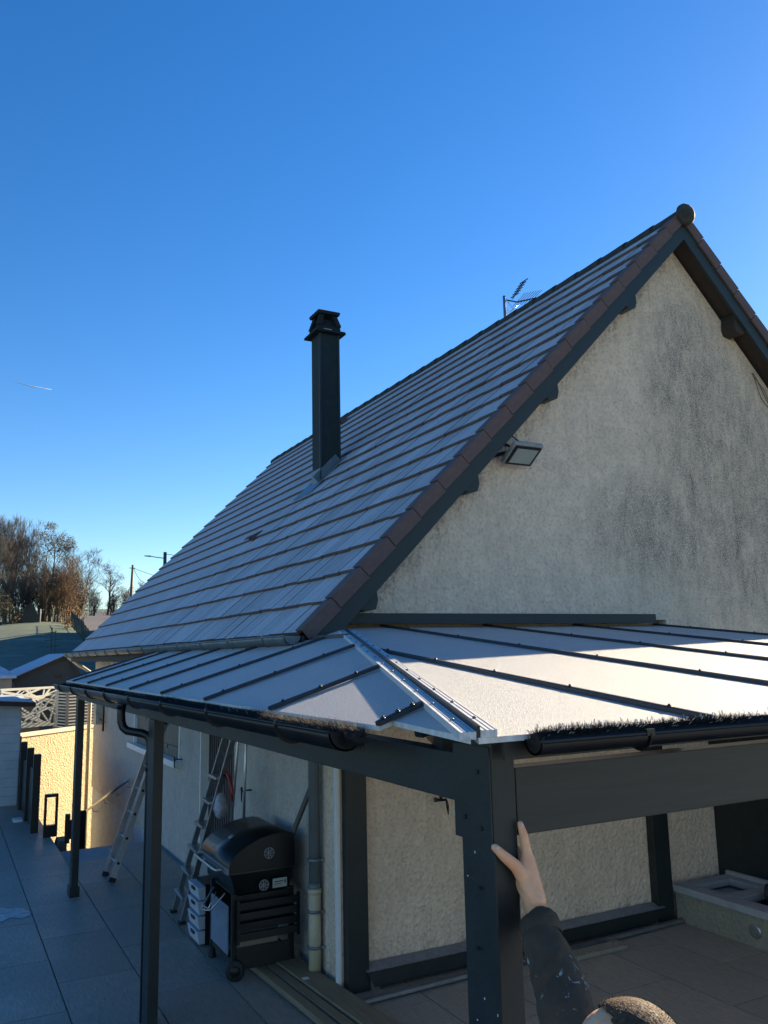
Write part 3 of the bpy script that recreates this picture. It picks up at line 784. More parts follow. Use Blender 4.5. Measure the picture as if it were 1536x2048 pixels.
# downpipe with swan neck
YG = .36
b = MB(); pts = [(-1.575, YG, 2.16), (-1.575, YG, 2.06), (-1.572, YG, 2.01), (-1.56, YG-.01, 1.97), (-1.535, YG-.03, 1.945), (-1.44, .27, 1.925), (-1.405, .25, 1.91), (-1.388, .238, 1.88), (-1.385, .235, 1.82), (-1.385, .235, .0)]
b.tube(pts, .030, 12); b.obj('downpipe', gut_m, pg)
b = MB(); b.tube([(-1.385, .235, 1.66), (-1.385, .235, 1.72)], .034, 12); b.tube([(-1.575, YG, 2.10), (-1.575, YG, 2.16)], .035, 12); b.obj('pipe_socket', gut_m, pg)
# brown strip added to stand for the lit underside at the beam joint
b = MB(); b.box(-1.412, -1.338, .22, .42, 2.172, 2.19); b.obj('lit_underside_strip', soffit_m, pg)
b = MB(); b.hexa([(3.34, -4.02, 1.96), (3.37, -4.02, 1.96), (3.37, -.07, 2.1), (3.34, -.07, 2.1), (3.34, -4.02, zr_(-4.02)-.03), (3.37, -4.02, zr_(-4.02)-.03), (3.37, -.07, zr_(-.07)-.03), (3.34, -.07, zr_(-.07)-.03)]); b.obj('sun_stop_board', anth, pg)  # unseen board added to stop sun slipping in under the roof edge

# gutter brushes
def brush(p, q, r, n, seed, label, name='gutter_brush', frost=0.0, hi=1.0):
    random.seed(seed); p = Vector(p); q = Vector(q); d = (q-p).normalized(); b = MB()
    b.tube([p, q], .022, 6)
    for k in range(n):
        t = random.random(); c = p+(q-p)*t; a = random.uniform(0, 2*math.pi)
        u = Vector((0, 0, 1)); w = d.cross(u).normalized()
        rr = r*random.uniform(.75, 1.08)*(1.0+.12*math.sin(t*60)+.1*math.sin(t*23))
        v = (w*math.cos(a)+u*math.sin(a)*hi+d*random.uniform(-.28, .28)).normalized()*rr
        e = d*.0017 if random.random() < .6 else u.cross(v).normalized()*.0017
        b.add([c-e, c+e, c+v+v.orthogonal().normalized()*.0006, c+v*1.0], [(0, 1, 2, 3)])
    b.cur = 1
    for k in range(int(n*frost)):
        t = random.random(); c = p+(q-p)*t; a = random.uniform(0, math.pi); u = Vector((0, 0, 1)); w = d.cross(u).normalized()
        v = (w*math.cos(a)+u*math.sin(a)).normalized(); c = c+v*r*random.uniform(.5, .95); e = d*.002; b.add([c-e, c+e, c+v*.012+e, c+v*.012-e], [(0, 1, 2, 3)])
    o = b.obj(name, [brush_m, hipm], None, recalc=False); tag(o, label, 'gutter brush', 'bristle brushes lying in the pergola gutters'); o['kind'] = 'stuff'
    del o['kind']; return o
brush((-1.33, -4.196, 2.222), (3.9, -4.196, 2.212), .038, 48000, 3, 'black bristle brush along the front gutter under sunlit panels', frost=.02)
brush((-1.565, -3.60, 2.200), (-1.565, 3.9, 2.170), .044, 40000, 4, 'black bristle brush in the gutter along the shaded left eave', frost=.004)

# dark privacy wall closing the right side
b = MB(); b.hexa([(4.02, -4.3, 0), (4.10, -4.3, 0), (4.10, -.002, 0), (4.02, -.002, 0), (4.02, -4.3, 2.2), (4.10, -4.3, 2.2), (4.10, -.002, 2.45), (4.02, -.002, 2.45)])
sw = b.obj('screen_wall', anth); tag(sw, 'smooth dark screen wall closing the right side of the patio', 'screen')

# ================================================================== PATIO OBJECTS
# low stone planter with a framed top
pl = thing('planter', 'low stone planter with grey slab rim and two square openings by the gable', 'planter', (3.6, -1.2, 0))
PX, PW, PY = 3.33, 4.0, -3.4
b = MB(); b.box(PX, PX+.06, PY, -.10, 0, .255); b.box(PX+.06, PW, -.16, -.10, 0, .255); b.box(PW-.06, PW, PY, -.16, 0, .255); b.box(PX+.06, PW-.06, PY, PY+.06, 0, .255)
b.obj('body', stone_m, pl)
b = MB(); z0, z1 = .255, .315
b.box(PX-.03, PX+.14, PY-.02, -.1, z0, z1); b.box(PW-.12, PW+.01, PY-.02, -.1, z0, z1)
oy = [-.24, -.56, -.70, -1.5, -1.62, -2.4, -2.5]
b.box(PX+.14, PW-.12, -.24, -.1, z0, z1); b.box(PX+.14, PW-.12, -.70, -.56, z0, z1); b.box(PX+.14, PW-.12, -1.62, -1.5, z0, z1); b.box(PX+.14, PW-.12, PY, -2.4, z0, z1)
b.box(PW-.03, PW+.0105, PY, -.12, z1+.0005, z1+.04)
b.obj('rim', conc, pl, .006)
b = MB(); b.box(PX+.06, PW-.06, -.56, -.16, .02, .23); b.obj('infill', conc, pl)
b = MB(); b.box(PX+.06, PW-.06, -2.4, -.60, .02, .20); b.obj('soil', soil, pl)
b = MB(); b.lathe((PX-.0, -.95, .13), (-1, 0, 0), [(.055, 0), (.055, .012), (.045, .014), (.0, .014)], 20); b.obj('round_vent', alu, pl)
cl = thing('coiled_tube', 'dark coiled tube standing in the planter opening at the right', 'tube', (3.7, -1.0, .3))
b = MB(); b.lathe((3.68, -.93, .36), (.3, -1, 0), [(.075, -.10), (.075, .10), (.055, .10), (.055, -.10), (.075, -.10)], 18); b.obj('sleeve', rubber, cl)
b = MB(); b.lathe((3.68, -.93, .36), (.3, -1, 0), [(.05, .09), (.05, .115), (.035, .115), (.035, .09)], 18); b.obj('rim', alu, cl)

# aluminium strips & profiles on the ground
pr = thing('metal_flashing', 'long folded grey metal flashing propped on edge along the gable base', 'flashing', (1.6, -.15, 0))
b = MB(); b.add([(.16, -.02, .17), (3.18, -.02, .17), (3.18, -.11, .135), (.16, -.11, .135), (.22, -.115, .03), (3.05, -.115, .03)], [(0, 1, 2, 3)]); b.cur = 1
b.add([(.16, -.112, .134), (3.18, -.112, .134), (3.05, -.117, .03), (.22, -.117, .03)], [(0, 1, 2, 3)])
o = b.obj('sheet', [alu_d, anth], pr, recalc=False); md = o.modifiers.new('t', 'SOLIDIFY'); md.thickness = .003
for x in (.2, 3.02):
    b = MB(); b.box(x, x+.07, -.10, -.02, 0, .12); b.obj('block', wood_l, pr)
pr2 = thing('aluminium_profile', 'long silver aluminium profile lying on the paving along the gable', 'metal profile', (1.6, -.28, 0))
b = MB(); p, q_ = Vector((-.04, -.30, .02)), Vector((3.32, -.17, .02)); b.bar(p, q_, .055, .012); b.bar(p+Vector((0, .018, .012)), q_+Vector((0, .018, .012)), .006, .016); b.bar(p+Vector((0, -.018, .012)), q_+Vector((0, -.018, .012)), .006, .016); b.bar(p+Vector((0, 0, .012)), q_+Vector((0, 0, .012)), .005, .022); b.obj('extrusion', alu, pr2)
for k in range(3):
    sc = tag(MB().bar((1.45+k*.03, -.42-k*.0, .008+k*.014), (1.80+k*.02, -.24, .008+k*.014), .035, .011).obj('metal_offcut', alu), ['lowest thin metal offcut in the small pile on the paving behind the raised arm', 'middle metal offcut in the small pile behind the raised arm', 'topmost metal offcut in the small pile behind the raised arm'][k], 'metal offcut', 'metal offcuts piled on the paving')
sb = tag(MB().box(1.75, 2.42, -.42, -.28, .0, .035).obj('stone_slab', stone_m, None, .006), 'thin pale stone slab lying on the paving beside the metal profile', 'slab')

# planks
random.seed(3)
for k, lab in enumerate(['outermost rough pine plank in the stack, nearest the open patio', 'second rough pine plank from the patio side, lying low beside the barbecue', 'pine plank with a white paper tag on it, lying by the downpipe', 'innermost broad pine plank beside the white wall corner']):
    p = Vector((-.42+k*.085, .92-k*.02+.02, .035+.012*(k > 1))); q_ = Vector((-.30+k*.105, -1.35, .035+.012*(k > 1)))
    b = MB(); b.bar(p, q_, .075 if k < 3 else .12, .045); o = b.obj('plank', wood_l, None, .004); tag(o, lab, 'plank', 'rough pine planks on the paving')
    if k == 2:
        bb = MB(); c = p+(q_-p)*.30; bb.bar(c+Vector((0, 0, .0235)), c+Vector((0, -.05, .0235)), .05, .001); bb.obj('paper_tag', white_p, o)

# barbecue
bq = thing('barbecue', 'black covered gas barbecue on a wheeled cart beside the side wall', 'barbecue', (-.36, .95, 0))
X0, X1, Y0, Y1 = -.64, -.12, .62, 1.42
# legs
for (x, y, nm) in ((X0+.02, Y0+.03, 0), (X0+.02, Y1-.20, 1), (X1-.02, Y0+.03, 0), (X1-.02, Y1-.20, 0)):
    b = MB(); z0 = .06 if not nm else .0
    b.bar((x, y, z0), (x, y, .62), .035, .035, (1, 0, 0)); lg = b.obj('leg', dark_m, bq)
    if nm: bb = MB(); bb.lathe((x, y, 0), (0, 0, 1), [(.03, 0), (.032, .01), (.02, .09)], 12); bb.obj('foot', rubber, lg)
for y in (Y0-.01, Y1-.14):
    b = MB(); b.lathe((X0+.02 if y < 1 else X1-.04, y, .075), (.25, 1, 0), [(0, -.022), (.06, -.022), (.075, -.015), (.075, .015), (.06, .022), (0, .022)], 20); wq = b.obj('wheel', rubber, bq)
    b = MB(); b.lathe((X0+.02 if y < 1 else X1-.04, y, .075), (.25, 1, 0), [(.0, -.024), (.04, -.024), (.04, -.0225)], 14); b.obj('rim', bbq_s, wq)
b = MB(); b.box(X0+.01, X1-.01, Y0+.02, Y1-.18, .10, .14); b.obj('base_shelf', bbq_s, bq)
b = MB(); b.box(X0+.045, X1-.035, Y0+.015, Y0+.03, .06, .22); b.obj('side_panel', bbq_s, bq, .004)
# firebox
b = MB(); b.hexa([(X0+.04, Y0+.05, .60), (X1-.03, Y0+.05, .60), (X1-.03, Y1-.05, .60), (X0+.04, Y1-.05, .60), (X0-.02, Y0, .78), (X1, Y0, .78), (X1, Y1, .78), (X0-.02, Y1, .78)]); b.obj('firebox', bbq_m, bq, .01)
# hood (curved section extruded along y)
prof = [(X0-.03, .78), (X0-.03, .83), (X0-.015, .87), (X0+.015, .905), (X0+.06, .94), (X0+.11, .968), (X0+.16, .992), (X0+.22, 1.015), (X0+.29, 1.033), (X0+.36, 1.042), (X1-.09, 1.044), (X1-.04, 1.036), (X1-.01, 1.015), (X1, .97), (X1, .78)]
b = MB(); b.prism([(x, Y0, z) for x, z in prof], (0, Y1-Y0, 0)); hd = b.obj('hood', bbq_m, bq, .012)
for p_ in hd.data.polygons: p_.use_smooth = abs(p_.normal.y) < .5
hd.modifiers.remove(hd.modifiers[0])
b = MB(); b.tube([(X0-.03, Y0+.10, .80), (X0-.10, Y0+.10, .80), (X0-.11, Y0+.14, .80), (X0-.11, Y1-.14, .80), (X0-.10, Y1-.10, .80), (X0-.03, Y1-.10, .80)], .012, 10); b.obj('handle', steel, hd)
b = MB(); b.bar((X0-.035, Y0+.002, .80), (X0-.035, Y1-.01, .80), .02, .05); b.obj('trim', alu_d, hd)
b = MB(); b.lathe((X0+.11, 1.0, .985), (-.45, 0, .9), [(0, .006), (.03, .006), (.03, -.004)], 14); b.obj('gauge', alu_d, hd)
def rosette(b, c, r, dark=False):
    c = Vector(c)
    for a in range(20):
        t0, t1 = 2*math.pi*a/20, 2*math.pi*(a+1)/20
        b.bar(c+Vector((math.cos(t0)*r, 0, math.sin(t0)*r)), c+Vector((math.cos(t1)*r, 0, math.sin(t1)*r)), .008, .006, (0, 1, 0))
    for a in range(7):
        t = 2*math.pi*a/7; b.bar(c+Vector((math.cos(t)*.008, 0, math.sin(t)*.008)), c+Vector((math.cos(t)*r, 0, math.sin(t)*r)), .011, .004, (0, 1, 0))
    b.lathe(c-Vector((0, .004, 0)), (0, -1, 0), [(0, 0), (.012, 0), (.012, -.006)], 10)
b = MB(); rosette(b, (-.34, Y0-.004, .90), .040); b.obj('air_vent', alu_d, hd)
b = MB(); rosette(b, (-.385, Y0-.010, .665), .038); b.obj('air_vent', alu_d, bq)
b = MB(); b.box(-.31, -.19, Y0-.006, Y0-.001, .63, .70); lb = b.obj('label_plate', plain('silver_label', (.34, .37, .34), .4), bq)
b = MB(); b.box(-.295, -.225, Y0-.0075, Y0-.0065, .672, .680); b.box(-.295, -.24, Y0-.0075, Y0-.0065, .655, .660); b.box(-.212, -.20, Y0-.0075, Y0-.0065, .66, .685); b.obj('print', dark_m, lb)
b = MB(); b.box(X0+.07, X1-.04, Y0+.051, Y1-.06, .56, .599); b.obj('fire_tray', bbq_s, bq)
# folded side shelf of slats in front of the side
for k in range(4):
    b = MB(); z = .56-k*.075; b.box(X0+.05, X1+.01, Y0-.035, Y0-.01, z-.055, z); b.obj('slat', bbq_s if k % 2 else dark_m, bq, .004)
b = MB(); b.box(X0+.03, X0+.05, Y0-.036, Y0-.011, .26, .58); b.box(X1+.011, X1+.03, Y0-.036, Y0-.011, .26, .58); b.obj('shelf_frame', dark_m, bq)
b = MB(); b.box(X0+.045, X1-.02, Y0+.033, Y0+.045, .34, .60); b.obj('gap_darkener', dark_m, bq)  # dark sheet added so the gaps between the slats stay dark
b = MB(); b.box(X0-.16, X0-.03, Y0+.05, Y1-.1, .60, .615)
bx = tag(MB().box(X0+.07, X1-.12, Y0+.05, Y0+.40, .142, .36).obj('storage_box', card, None, .01), 'beige cardboard box on the lower shelf of the barbecue', 'box')
bx2 = MB(); bx2.box(X0-.012, X0+.004, Y0+.09, Y1-.26, .16, .52); o = bx2.obj('cloth_cover', bluec, bq, .01)
# wire tongs / rack hanging at the front
rk = thing('wire_rack', 'bent chrome wire rack hanging on the front of the barbecue', 'wire rack', (X0-.1, .9, .55))
b = MB(); b.tube([(X0-.03, .72, .62), (X0-.13, .76, .50), (X0-.14, .95, .49), (X0-.03, 1.02, .60)], .007, 6); b.tube([(X0-.14, .80, .50), (X0-.06, .86, .60)], .005, 6); b.tube([(X0-.14, .76, .50), (X0-.17, .86, .485), (X0-.14, .95, .49)], .007, 6); b.obj('wire', alu, rk)

# stacked white drawers behind the barbecue
dw = thing('drawer_unit', 'white plastic drawer unit squeezed between the barbecue and the stepladder', 'drawers', (-.62, 1.75, 0))
b = MB(); b.box(-.60, -.30, 1.52, 1.80, .0, .50); b.obj('frame', dark_m, dw)
for k in range(4):
    b = MB(); z = .02+k*.12; b.hexa([(-.655, 1.50, z), (-.601, 1.50, z), (-.601, 1.82, z), (-.655, 1.82, z), (-.675, 1.50, z+.105), (-.601, 1.50, z+.105), (-.601, 1.82, z+.105), (-.675, 1.82, z+.105)])
    d_ = b.obj('drawer', plast, dw, .004); b = MB(); b.box(-.682, -.672, 1.58, 1.68, z+.07, z+.095); b.obj('handle', dark_m, d_)

# step ladder
st = thing('stepladder', 'aluminium stepladder with wide treads standing behind the barbecue', 'stepladder', (-.45, 2.3, 0))
f0, f1 = Vector((-.62, 2.50, 0)), Vector((-.62, 2.08, 0)); top = Vector((-.20, 1.85, 2.15))
fl_, fr_ = Vector((-.60, 2.62, 0)), Vector((-.62, 2.22, 0)); tl_, tr_ = Vector((-.36, 1.42, 2.1)), Vector((-.36, 1.20, 2.1))
for p, q_ in ((fl_, tl_), (fr_, tr_)):
    b = MB(); b.bar(p, q_, .022, .05, (1, 0, 0)); s = b.obj('front_rail', alu, st)
    b = MB(); b.box(p.x-.03, p.x+.03, p.y-.03, p.y+.03, 0, .03); b.obj('foot', rubber, s)
for k in range(6):
    t = .11+k*.108; a = fl_+(tl_-fl_)*t; c = fr_+(tr_-fr_)*t
    b = MB(); b.hexa([a+Vector((-.06, .0, 0)), c+Vector((-.06, .0, 0)), c+Vector((.05, .02, 0)), a+Vector((.05, .02, 0)), a+Vector((-.06, .0, .025)), c+Vector((-.06, .0, .025)), c+Vector((.05, .02, .025)), a+Vector((.05, .02, .025))]); b.obj('tread', alu, st, .004)
for p, q_ in (((-.12, 2.5, 0), (-.33, 1.40, 2.0)), ((-.12, 2.0, 0), (-.33, 1.22, 2.0))):
    b = MB(); b.tube([p, q_], .014, 8); b.obj('rear_leg', alu, st)
b = MB(); b.tube([(-.125, 2.48, .1), (-.125, 2.02, .1)], .010, 6); b.tube([(-.2, 2.1, .75), (-.2, 1.72, .75)], .010, 6); b.obj('brace', alu, st)
rc = thing('red_clamp', 'curved red plastic grip hooked over the stepladder rail', 'clamp', (-.4, 1.4, 1.4))
b = MB(); b.tube([(-.40, 1.56, 1.36), (-.43, 1.48, 1.43), (-.43, 1.40, 1.40), (-.42, 1.36, 1.30), (-.42, 1.35, 1.20)], [.008, .015, .018, .017, .008], 8); b.obj('grip', redc, rc)
bg_ = thing('plastic_bag', 'crumpled clear plastic bag hanging from the stepladder below a dark hook', 'bag', (-.42, 1.6, 1.2))
b = MB(); random.seed(12)
for i in range(1): b.lathe((-.44, 1.60, 1.02), (0, .15, 1), [(.0, 0), (.05, .02), (.06, .09), (.045, .17), (.02, .24), (.008, .34)], 12)
o = b.obj('pouch', bag_m, bg_)
for v in o.data.vertices: v.co += Vector((random.uniform(-.01, .01), random.uniform(-.012, .012), random.uniform(-.01, .01)))
b = MB(); b.tube([(-.43, 1.63, 1.34), (-.44, 1.58, 1.42), (-.44, 1.52, 1.40)], .012, 6); b.obj('hook', dark_m, bg_)

# straight ladder
ld = thing('ladder', 'aluminium ladder leaning on the side wall between two pergola posts', 'ladder', (-.92, 4.2, 0))
fa, fb = Vector((-.95, 4.42, 0)), Vector((-.93, 4.10, 0)); ta, tb = Vector((-.02, 4.95, 2.35)), Vector((-.02, 4.62, 2.35))
for p, q_ in ((fa, ta), (fb, tb)):
    b = MB(); b.bar(p, q_, .026, .062, (1, 0, 0)); s = b.obj('rail', alu, ld); b = MB(); b.bar(p-Vector((.0, 0, 0)), p+(q_-p).normalized()*.05, .034, .072, (1, 0, 0)); b.obj('foot', rubber, s)
for k in range(9):
    t = .08+k*.105; b = MB(); b.tube([fa+(ta-fa)*t, fb+(tb-fb)*t], .014, 8); r_ = b.obj('rung', alu, ld)
    b = MB(); c = fb+(tb-fb)*t; b.tube([c-Vector((0, .020, 0)), c-Vector((0, .014, 0))], .016, 8); b.obj('end_plug', rubber, r_)

# handrail
hr = thing('handrail', 'pale metal handrail sloping down along the side wall above the stairs', 'handrail', (0, 9, 0))
h_a, h_b = Vector((-.09, 7.6, .62)), Vector((-.09, 11.55, -.42))
b = MB(); b.tube([h_a, h_b], .022, 10); b.obj('rail', alu, hr)
for t in (.04, .28, .55, .85):
    p = h_a+(h_b-h_a)*t; b = MB(); b.tube([(0, p.y, p.z-.10), (-.06, p.y, p.z-.09), (-.09, p.y, p.z-.02)], .008, 6); b.lathe((0, p.y, p.z-.10), (-1, 0, 0), [(.03, 0), (.03, .006), (0, .006)], 12); b.obj('bracket', alu, hr)

# low dark barrier posts at the stairs
for (x, y, zt, lab) in ((-.55, 8.9, .02, 'short dark post at the foot of the handrail'), ):
    b = MB(); b.box(x-.045, x+.045, y-.03, y+.03, -1.2, zt); tag(b.obj('stair_post', dark_m), lab, 'post')
gt = thing('stair_gate', 'small dark gate frame behind the far pergola post at the stair head', 'gate', (-1.0, 6.6, 0))
b = MB(); b.box(-1.13, -1.07, 6.5, 6.56, 0, .38); b.box(-.98, -.93, 6.56, 6.6, -.1, .42); b.box(-1.07, -.98, 6.52, 6.54, 0.05, .30); b.obj('leaf', dark_m, gt)

# dark fence along the terrace edge
fn = thing('fence', 'stepped black panel fence with tall square posts beside the white shed', 'fence', (-1.42, 9, 0))
fy = [7.5, 8.55, 9.7, 10.9]
for k, y in enumerate(fy):
    b = MB(); b.box(-1.47, -1.37, y, y+.10, 0, 1.10); b.obj('post', dark_m, fn)
for k in range(3):
    b = MB(); b.box(-1.43, -1.405, fy[k]+.10, fy[k+1], .02, .84); b.obj('panel', dark_m, fn)
fr = thing('bollard_light', 'small open black rectangular frame standing at the end of the fence', 'frame', (-1.25, 7.2, 0))
b = MB(); 
b.box(-1.34, -1.31, 7.08, 7.16, 0, .58); b.box(-1.19, -1.16, 7.08, 7.16, 0, .58); b.box(-1.31, -1.19, 7.08, 7.16, .54, .58); b.box(-1.31, -1.19, 7.08, 7.16, 0, .16); b.obj('frame', dark_m, fr)
fr.name = 'open_frame'; fr.children[0].name = 'surround'
tag(MB().box(-1.62, -1.49, 8.55, 8.8, .0, .03).obj('white_block', white_p, None, .004), 'small white block on the paving at the fence foot', 'block')

# white shed left
sh = thing('shed', 'white clad shed with dark red roof edge at the left end of the terrace', 'shed', (-2.6, 11, 0))
b = MB(); b.box(-4.6, -1.46, 10.25, 12.4, 0, 1.80); body = b.obj('wall', cladm, sh)
for k in range(12):
    b = MB(); z = .02+k*.148; b.box(-1.83, -1.461, 10.235, 10.249, z, z+.142); b.obj('board', cladm, body)
for k in range(12):
    b = MB(); z = .02+k*.148; b.box(-1.459, -1.445, 10.25, 12.4, z, z+.142); b.obj('board', cladm, body)
b = MB(); b.box(-4.6, -1.855, 10.225, 10.249, 0, 1.795); b.box(-1.851, -1.835, 10.222, 10.249, 0, 1.7); b.obj('door', white_p, sh)
b = MB(); b.box(-4.6, -1.42, 10.2, 10.234, 1.70, 1.80); b.obj('trim', cladm, sh)
b = MB(); b.hexa([(-4.8, 9.95, 1.94), (-1.25, 9.95, 1.66), (-1.25, 12.6, 1.66), (-4.8, 12.6, 1.94), (-4.8, 9.95, 2.02), (-1.25, 9.95, 1.74), (-1.25, 12.6, 1.74), (-4.8, 12.6, 2.02)]); rf = b.obj('roof', [dred], sh)
b = MB(); b.hexa([(-4.8, 9.98, 2.021), (-1.27, 9.98, 1.742), (-1.27, 12.6, 1.742), (-4.8, 12.6, 2.021), (-4.8, 9.98, 2.035), (-1.27, 9.98, 1.756), (-1.27, 12.6, 1.756), (-4.8, 12.6, 2.035)]); b.obj('frost_cover', frostroof, rf)

# beige sunlit boundary wall
bw = thing('boundary_wall', 'sunlit beige roughcast wall with pale coping beyond the stairs', 'wall', (-.6, 12.3, -1.9))
p, q_ = Vector((-2.6, 10.75, 0)), Vector((.35, 13.45, 0)); dd = (q_-p).normalized(); nn = Vector((-dd.y, dd.x, 0))
b = MB(); b.hexa([p+Vector((0, 0, -2.2)), q_+Vector((0, 0, -2.2)), q_+nn*.2+Vector((0, 0, -2.2)), p+nn*.2+Vector((0, 0, -2.2)), p+Vector((0, 0, 1.0)), q_+Vector((0, 0, 1.0)), q_+nn*.2+Vector((0, 0, 1.0)), p+nn*.2+Vector((0, 0, 1.0))]); b.obj('masonry', beige, bw)
b = MB(); b.bar(p+nn*.1+Vector((0, 0, 1.03)), q_+nn*.1+Vector((0, 0, 1.03)), .26, .055); b.obj('coping', plain('pale_coping', (.62, .56, .42), .8), bw)
tag(MB().hexa([(-1.24, 6.9, -.35), (-1.04, 6.9, -.35), (-1.04, 7.2, -.35), (-1.24, 7.2, -.35), (-1.16, 6.9, -.03), (-1.05, 6.9, -.03), (-1.05, 7.2, -.03), (-1.16, 7.2, -.03)]).obj('stone_cheek', stone_m), 'small pale wedge of masonry at the top of the stairs', 'kerb')

# decorative laser-cut screen and louvre screen beyond
ds = thing('decorative_screen', 'pale laser-cut metal screen with random crossing bars behind the beige wall', 'screen', (-.9, 14, .9))
a0, a1 = Vector((-1.62, 13.55, 0)), Vector((-.40, 14.25, 0)); zb, zt = 1.06, 1.86
def SP(u, v): return a0+(a1-a0)*u+Vector((0, 0, zb+(zt-zb)*v))
b = MB(); 
for (p, q_) in (((0, 0), (1, 0)), ((0, 1), (1, 1)), ((0, 0), (0, 1)), ((1, 0), (1, 1))): b.bar(SP(*p), SP(*q_), .03, .05)
b.obj('frame', decor_m, ds)
random.seed(21)
for k in range(26):
    def edge():
        s = random.random()*4; i = int(s); t = s-i
        return [(t, 0), (1, t), (t, 1), (0, t)][i], i
    while True:
        (p, i), (q_, j) = edge(), edge()
        if i != j and (Vector(p)-Vector(q_)).length > .5: break
    b = MB(); b.bar(SP(*p), SP(*q_), .012+.0007*k, random.uniform(.022, .045)); b.obj('cross_bar', decor_m, ds)
b = MB(); bk = Vector((-.3, .5, 0)); b.hexa([SP(.05, -.2)+bk, SP(1, -.2)+bk, SP(1, -.2)+bk*1.1, SP(.05, -.2)+bk*1.1, SP(.05, .72)+bk, SP(1, .72)+bk, SP(1, .72)+bk*1.1, SP(.05, .72)+bk*1.1])
tag(b.obj('dark_gap_sheet', dark_m), 'dark sheet added for the black gap behind the laser-cut screen', 'backing')  # added so the gap behind the screen reads black
lv = thing('louvre_screen', 'grey louvred screen at a corner next to the laser-cut screen', 'screen', (0, 14, .9))
c0, c1, c2 = Vector((-.42, 13.85, 0)), Vector((-.20, 14.1, 0)), Vector((.75, 13.6, 0))
c0 = Vector((-.40, 14.6, 0)); c1 = Vector((-.215, 14.0, 0)); c2 = Vector((1.2, 14.6, 0))
for k in range(13):
    z = .98+k*.068
    b = MB(); b.bar(c0+Vector((0, 0, z)), c1+Vector((0, 0, z)), .05, .03, (0, .5, 1)); b.obj('slat', decor_m, lv)
    b = MB(); b.bar(c1+Vector((0.02, 0, z)), c2+Vector((0, 0, z)), .05, .045, (0, .5, 1)); b.obj('slat', louvre_m, lv)
for c in (c0, c1, c2):
    b = MB(); b.box(c.x-.03, c.x+.03, c.y-.03, c.y+.03, .9, 1.88); b.obj('post', louvre_m, lv)

# dark gable shed with frosted roof
s2 = thing('garden_shed', 'dark timber shed with blue-frosted roof in the garden below', 'shed', (0, 22, -1.5))
ap = Vector((.72, 22, 2.66)); el = Vector((-.92, 22, 1.93)); er = Vector((1.12, 22, 1.95)); wl = Vector((-.74, 22.15, 1.95)); 
b = MB(); b.prism([(-.74, 22.12, -2), (1.10, 22.12, -2), (1.10, 22.12, 1.95), (.72, 22.12, 2.58), (-.74, 22.12, 1.92)], (-.0, 2.2, 0)); b.obj('wall', darkwood, s2)
b = MB(); b.hexa([el-Vector((0, 0, .06)), ap-Vector((0, 0, .06)), ap+Vector((-.25, 2.6, -.06)), el+Vector((-.25, 2.6, -.06)), el, ap, ap+Vector((-.25, 2.6, 0)), el+Vector((-.25, 2.6, 0))]); b.obj('roof', frostroof, s2)
b = MB(); b.bar(ap+Vector((0, 0, -.05)), Vector((1.24, 22, 1.82)), .05, .09); b.bar(ap+Vector((0, -.01, -.08)), el+Vector((0, -.01, -.08)), .04, .07); b.obj('barge_board', dark_m, s2)
b = MB(); b.box(.42, .62, 22.10, 22.119, 1.90, 2.0); b.obj('vent', dark_m, s2)
# small beige outbuilding with snowy roof on the left
s3 = thing('outbuilding', 'beige outbuilding with white frosted roof at the left edge', 'outbuilding', (-2, 20, -1.5))
b = MB(); b.box(-4.5, -.95, 20, 22, -2, 1.98); b.obj('wall', m_render('pinkish_render', (.42, .33, .27), 0, .3), s3)
b = MB(); b.hexa([(-4.6, 19.8, 1.98), (-.85, 19.8, 1.98), (-.85, 22, 2.0), (-4.6, 22, 2.0), (-4.6, 19.8, 2.06), (-.85, 19.8, 2.06), (-1.5, 21, 2.5), (-4.6, 21, 2.7)]); b.obj('roof', frostroof, s3)

# ================================================================== BACKGROUND
def grow(b, p, d, L, r, lev, rng, spread, up_=.12, nch=(3, 5), twig=0.02, minr=.006):
    """recursive bare branch"""
    segs = 4 if lev > 1 else 3
    pts = [p.copy()]; rad = [r]; q_ = p.copy(); dd = d.copy()
    for i in range(segs):
        dd = (dd+Vector((rng.uniform(-1, 1), rng.uniform(-1, 1), rng.uniform(-.6, 1)))*.16+Vector((0, 0, up_*.3))).normalized()
        q_ = q_+dd*L/segs; pts.append(q_.copy()); rad.append(r*(1-.6*(i+1)/segs))
    b.tube(pts, rad, 5 if lev > 2 else 3, cap=False)
    if lev <= 0: return
    for k in range(rng.randint(*nch)):
        t = rng.uniform(.3, 1.0); i = min(int(t*segs), segs-1); f = t*segs-i
        c = pts[i].lerp(pts[i+1], f); rr = max(minr, rad[i]*.55)
        ax = Vector((rng.uniform(-1, 1), rng.uniform(-1, 1), rng.uniform(-.2, .6))).normalized()
        nd = (dd*(1-spread)+ax*spread+Vector((0, 0, up_))).normalized()
        grow(b, c, nd, L*rng.uniform(.5, .78), rr, lev-1, rng, spread, up_, nch, twig, minr)
def blob_leaves(b, c, r, n, size, rng):
    n = int(n*.75); size *= .85
    for k in range(n):
        v = Vector((rng.gauss(0, 1), rng.gauss(0, 1), rng.gauss(0, 1))).normalized()*rng.random()**.4
        p = Vector(c)+Vector((v.x*r[0], v.y*r[1], v.z*r[2]))
        u = Vector((rng.uniform(-1, 1), rng.uniform(-1, 1), rng.uniform(-1, 1))).normalized(); w = u.orthogonal().normalized(); s = size*rng.uniform(.5, 1.3)
        b.add([p, p+u*s, p+u*s*.6+w*s*.6], [(0, 1, 2)])
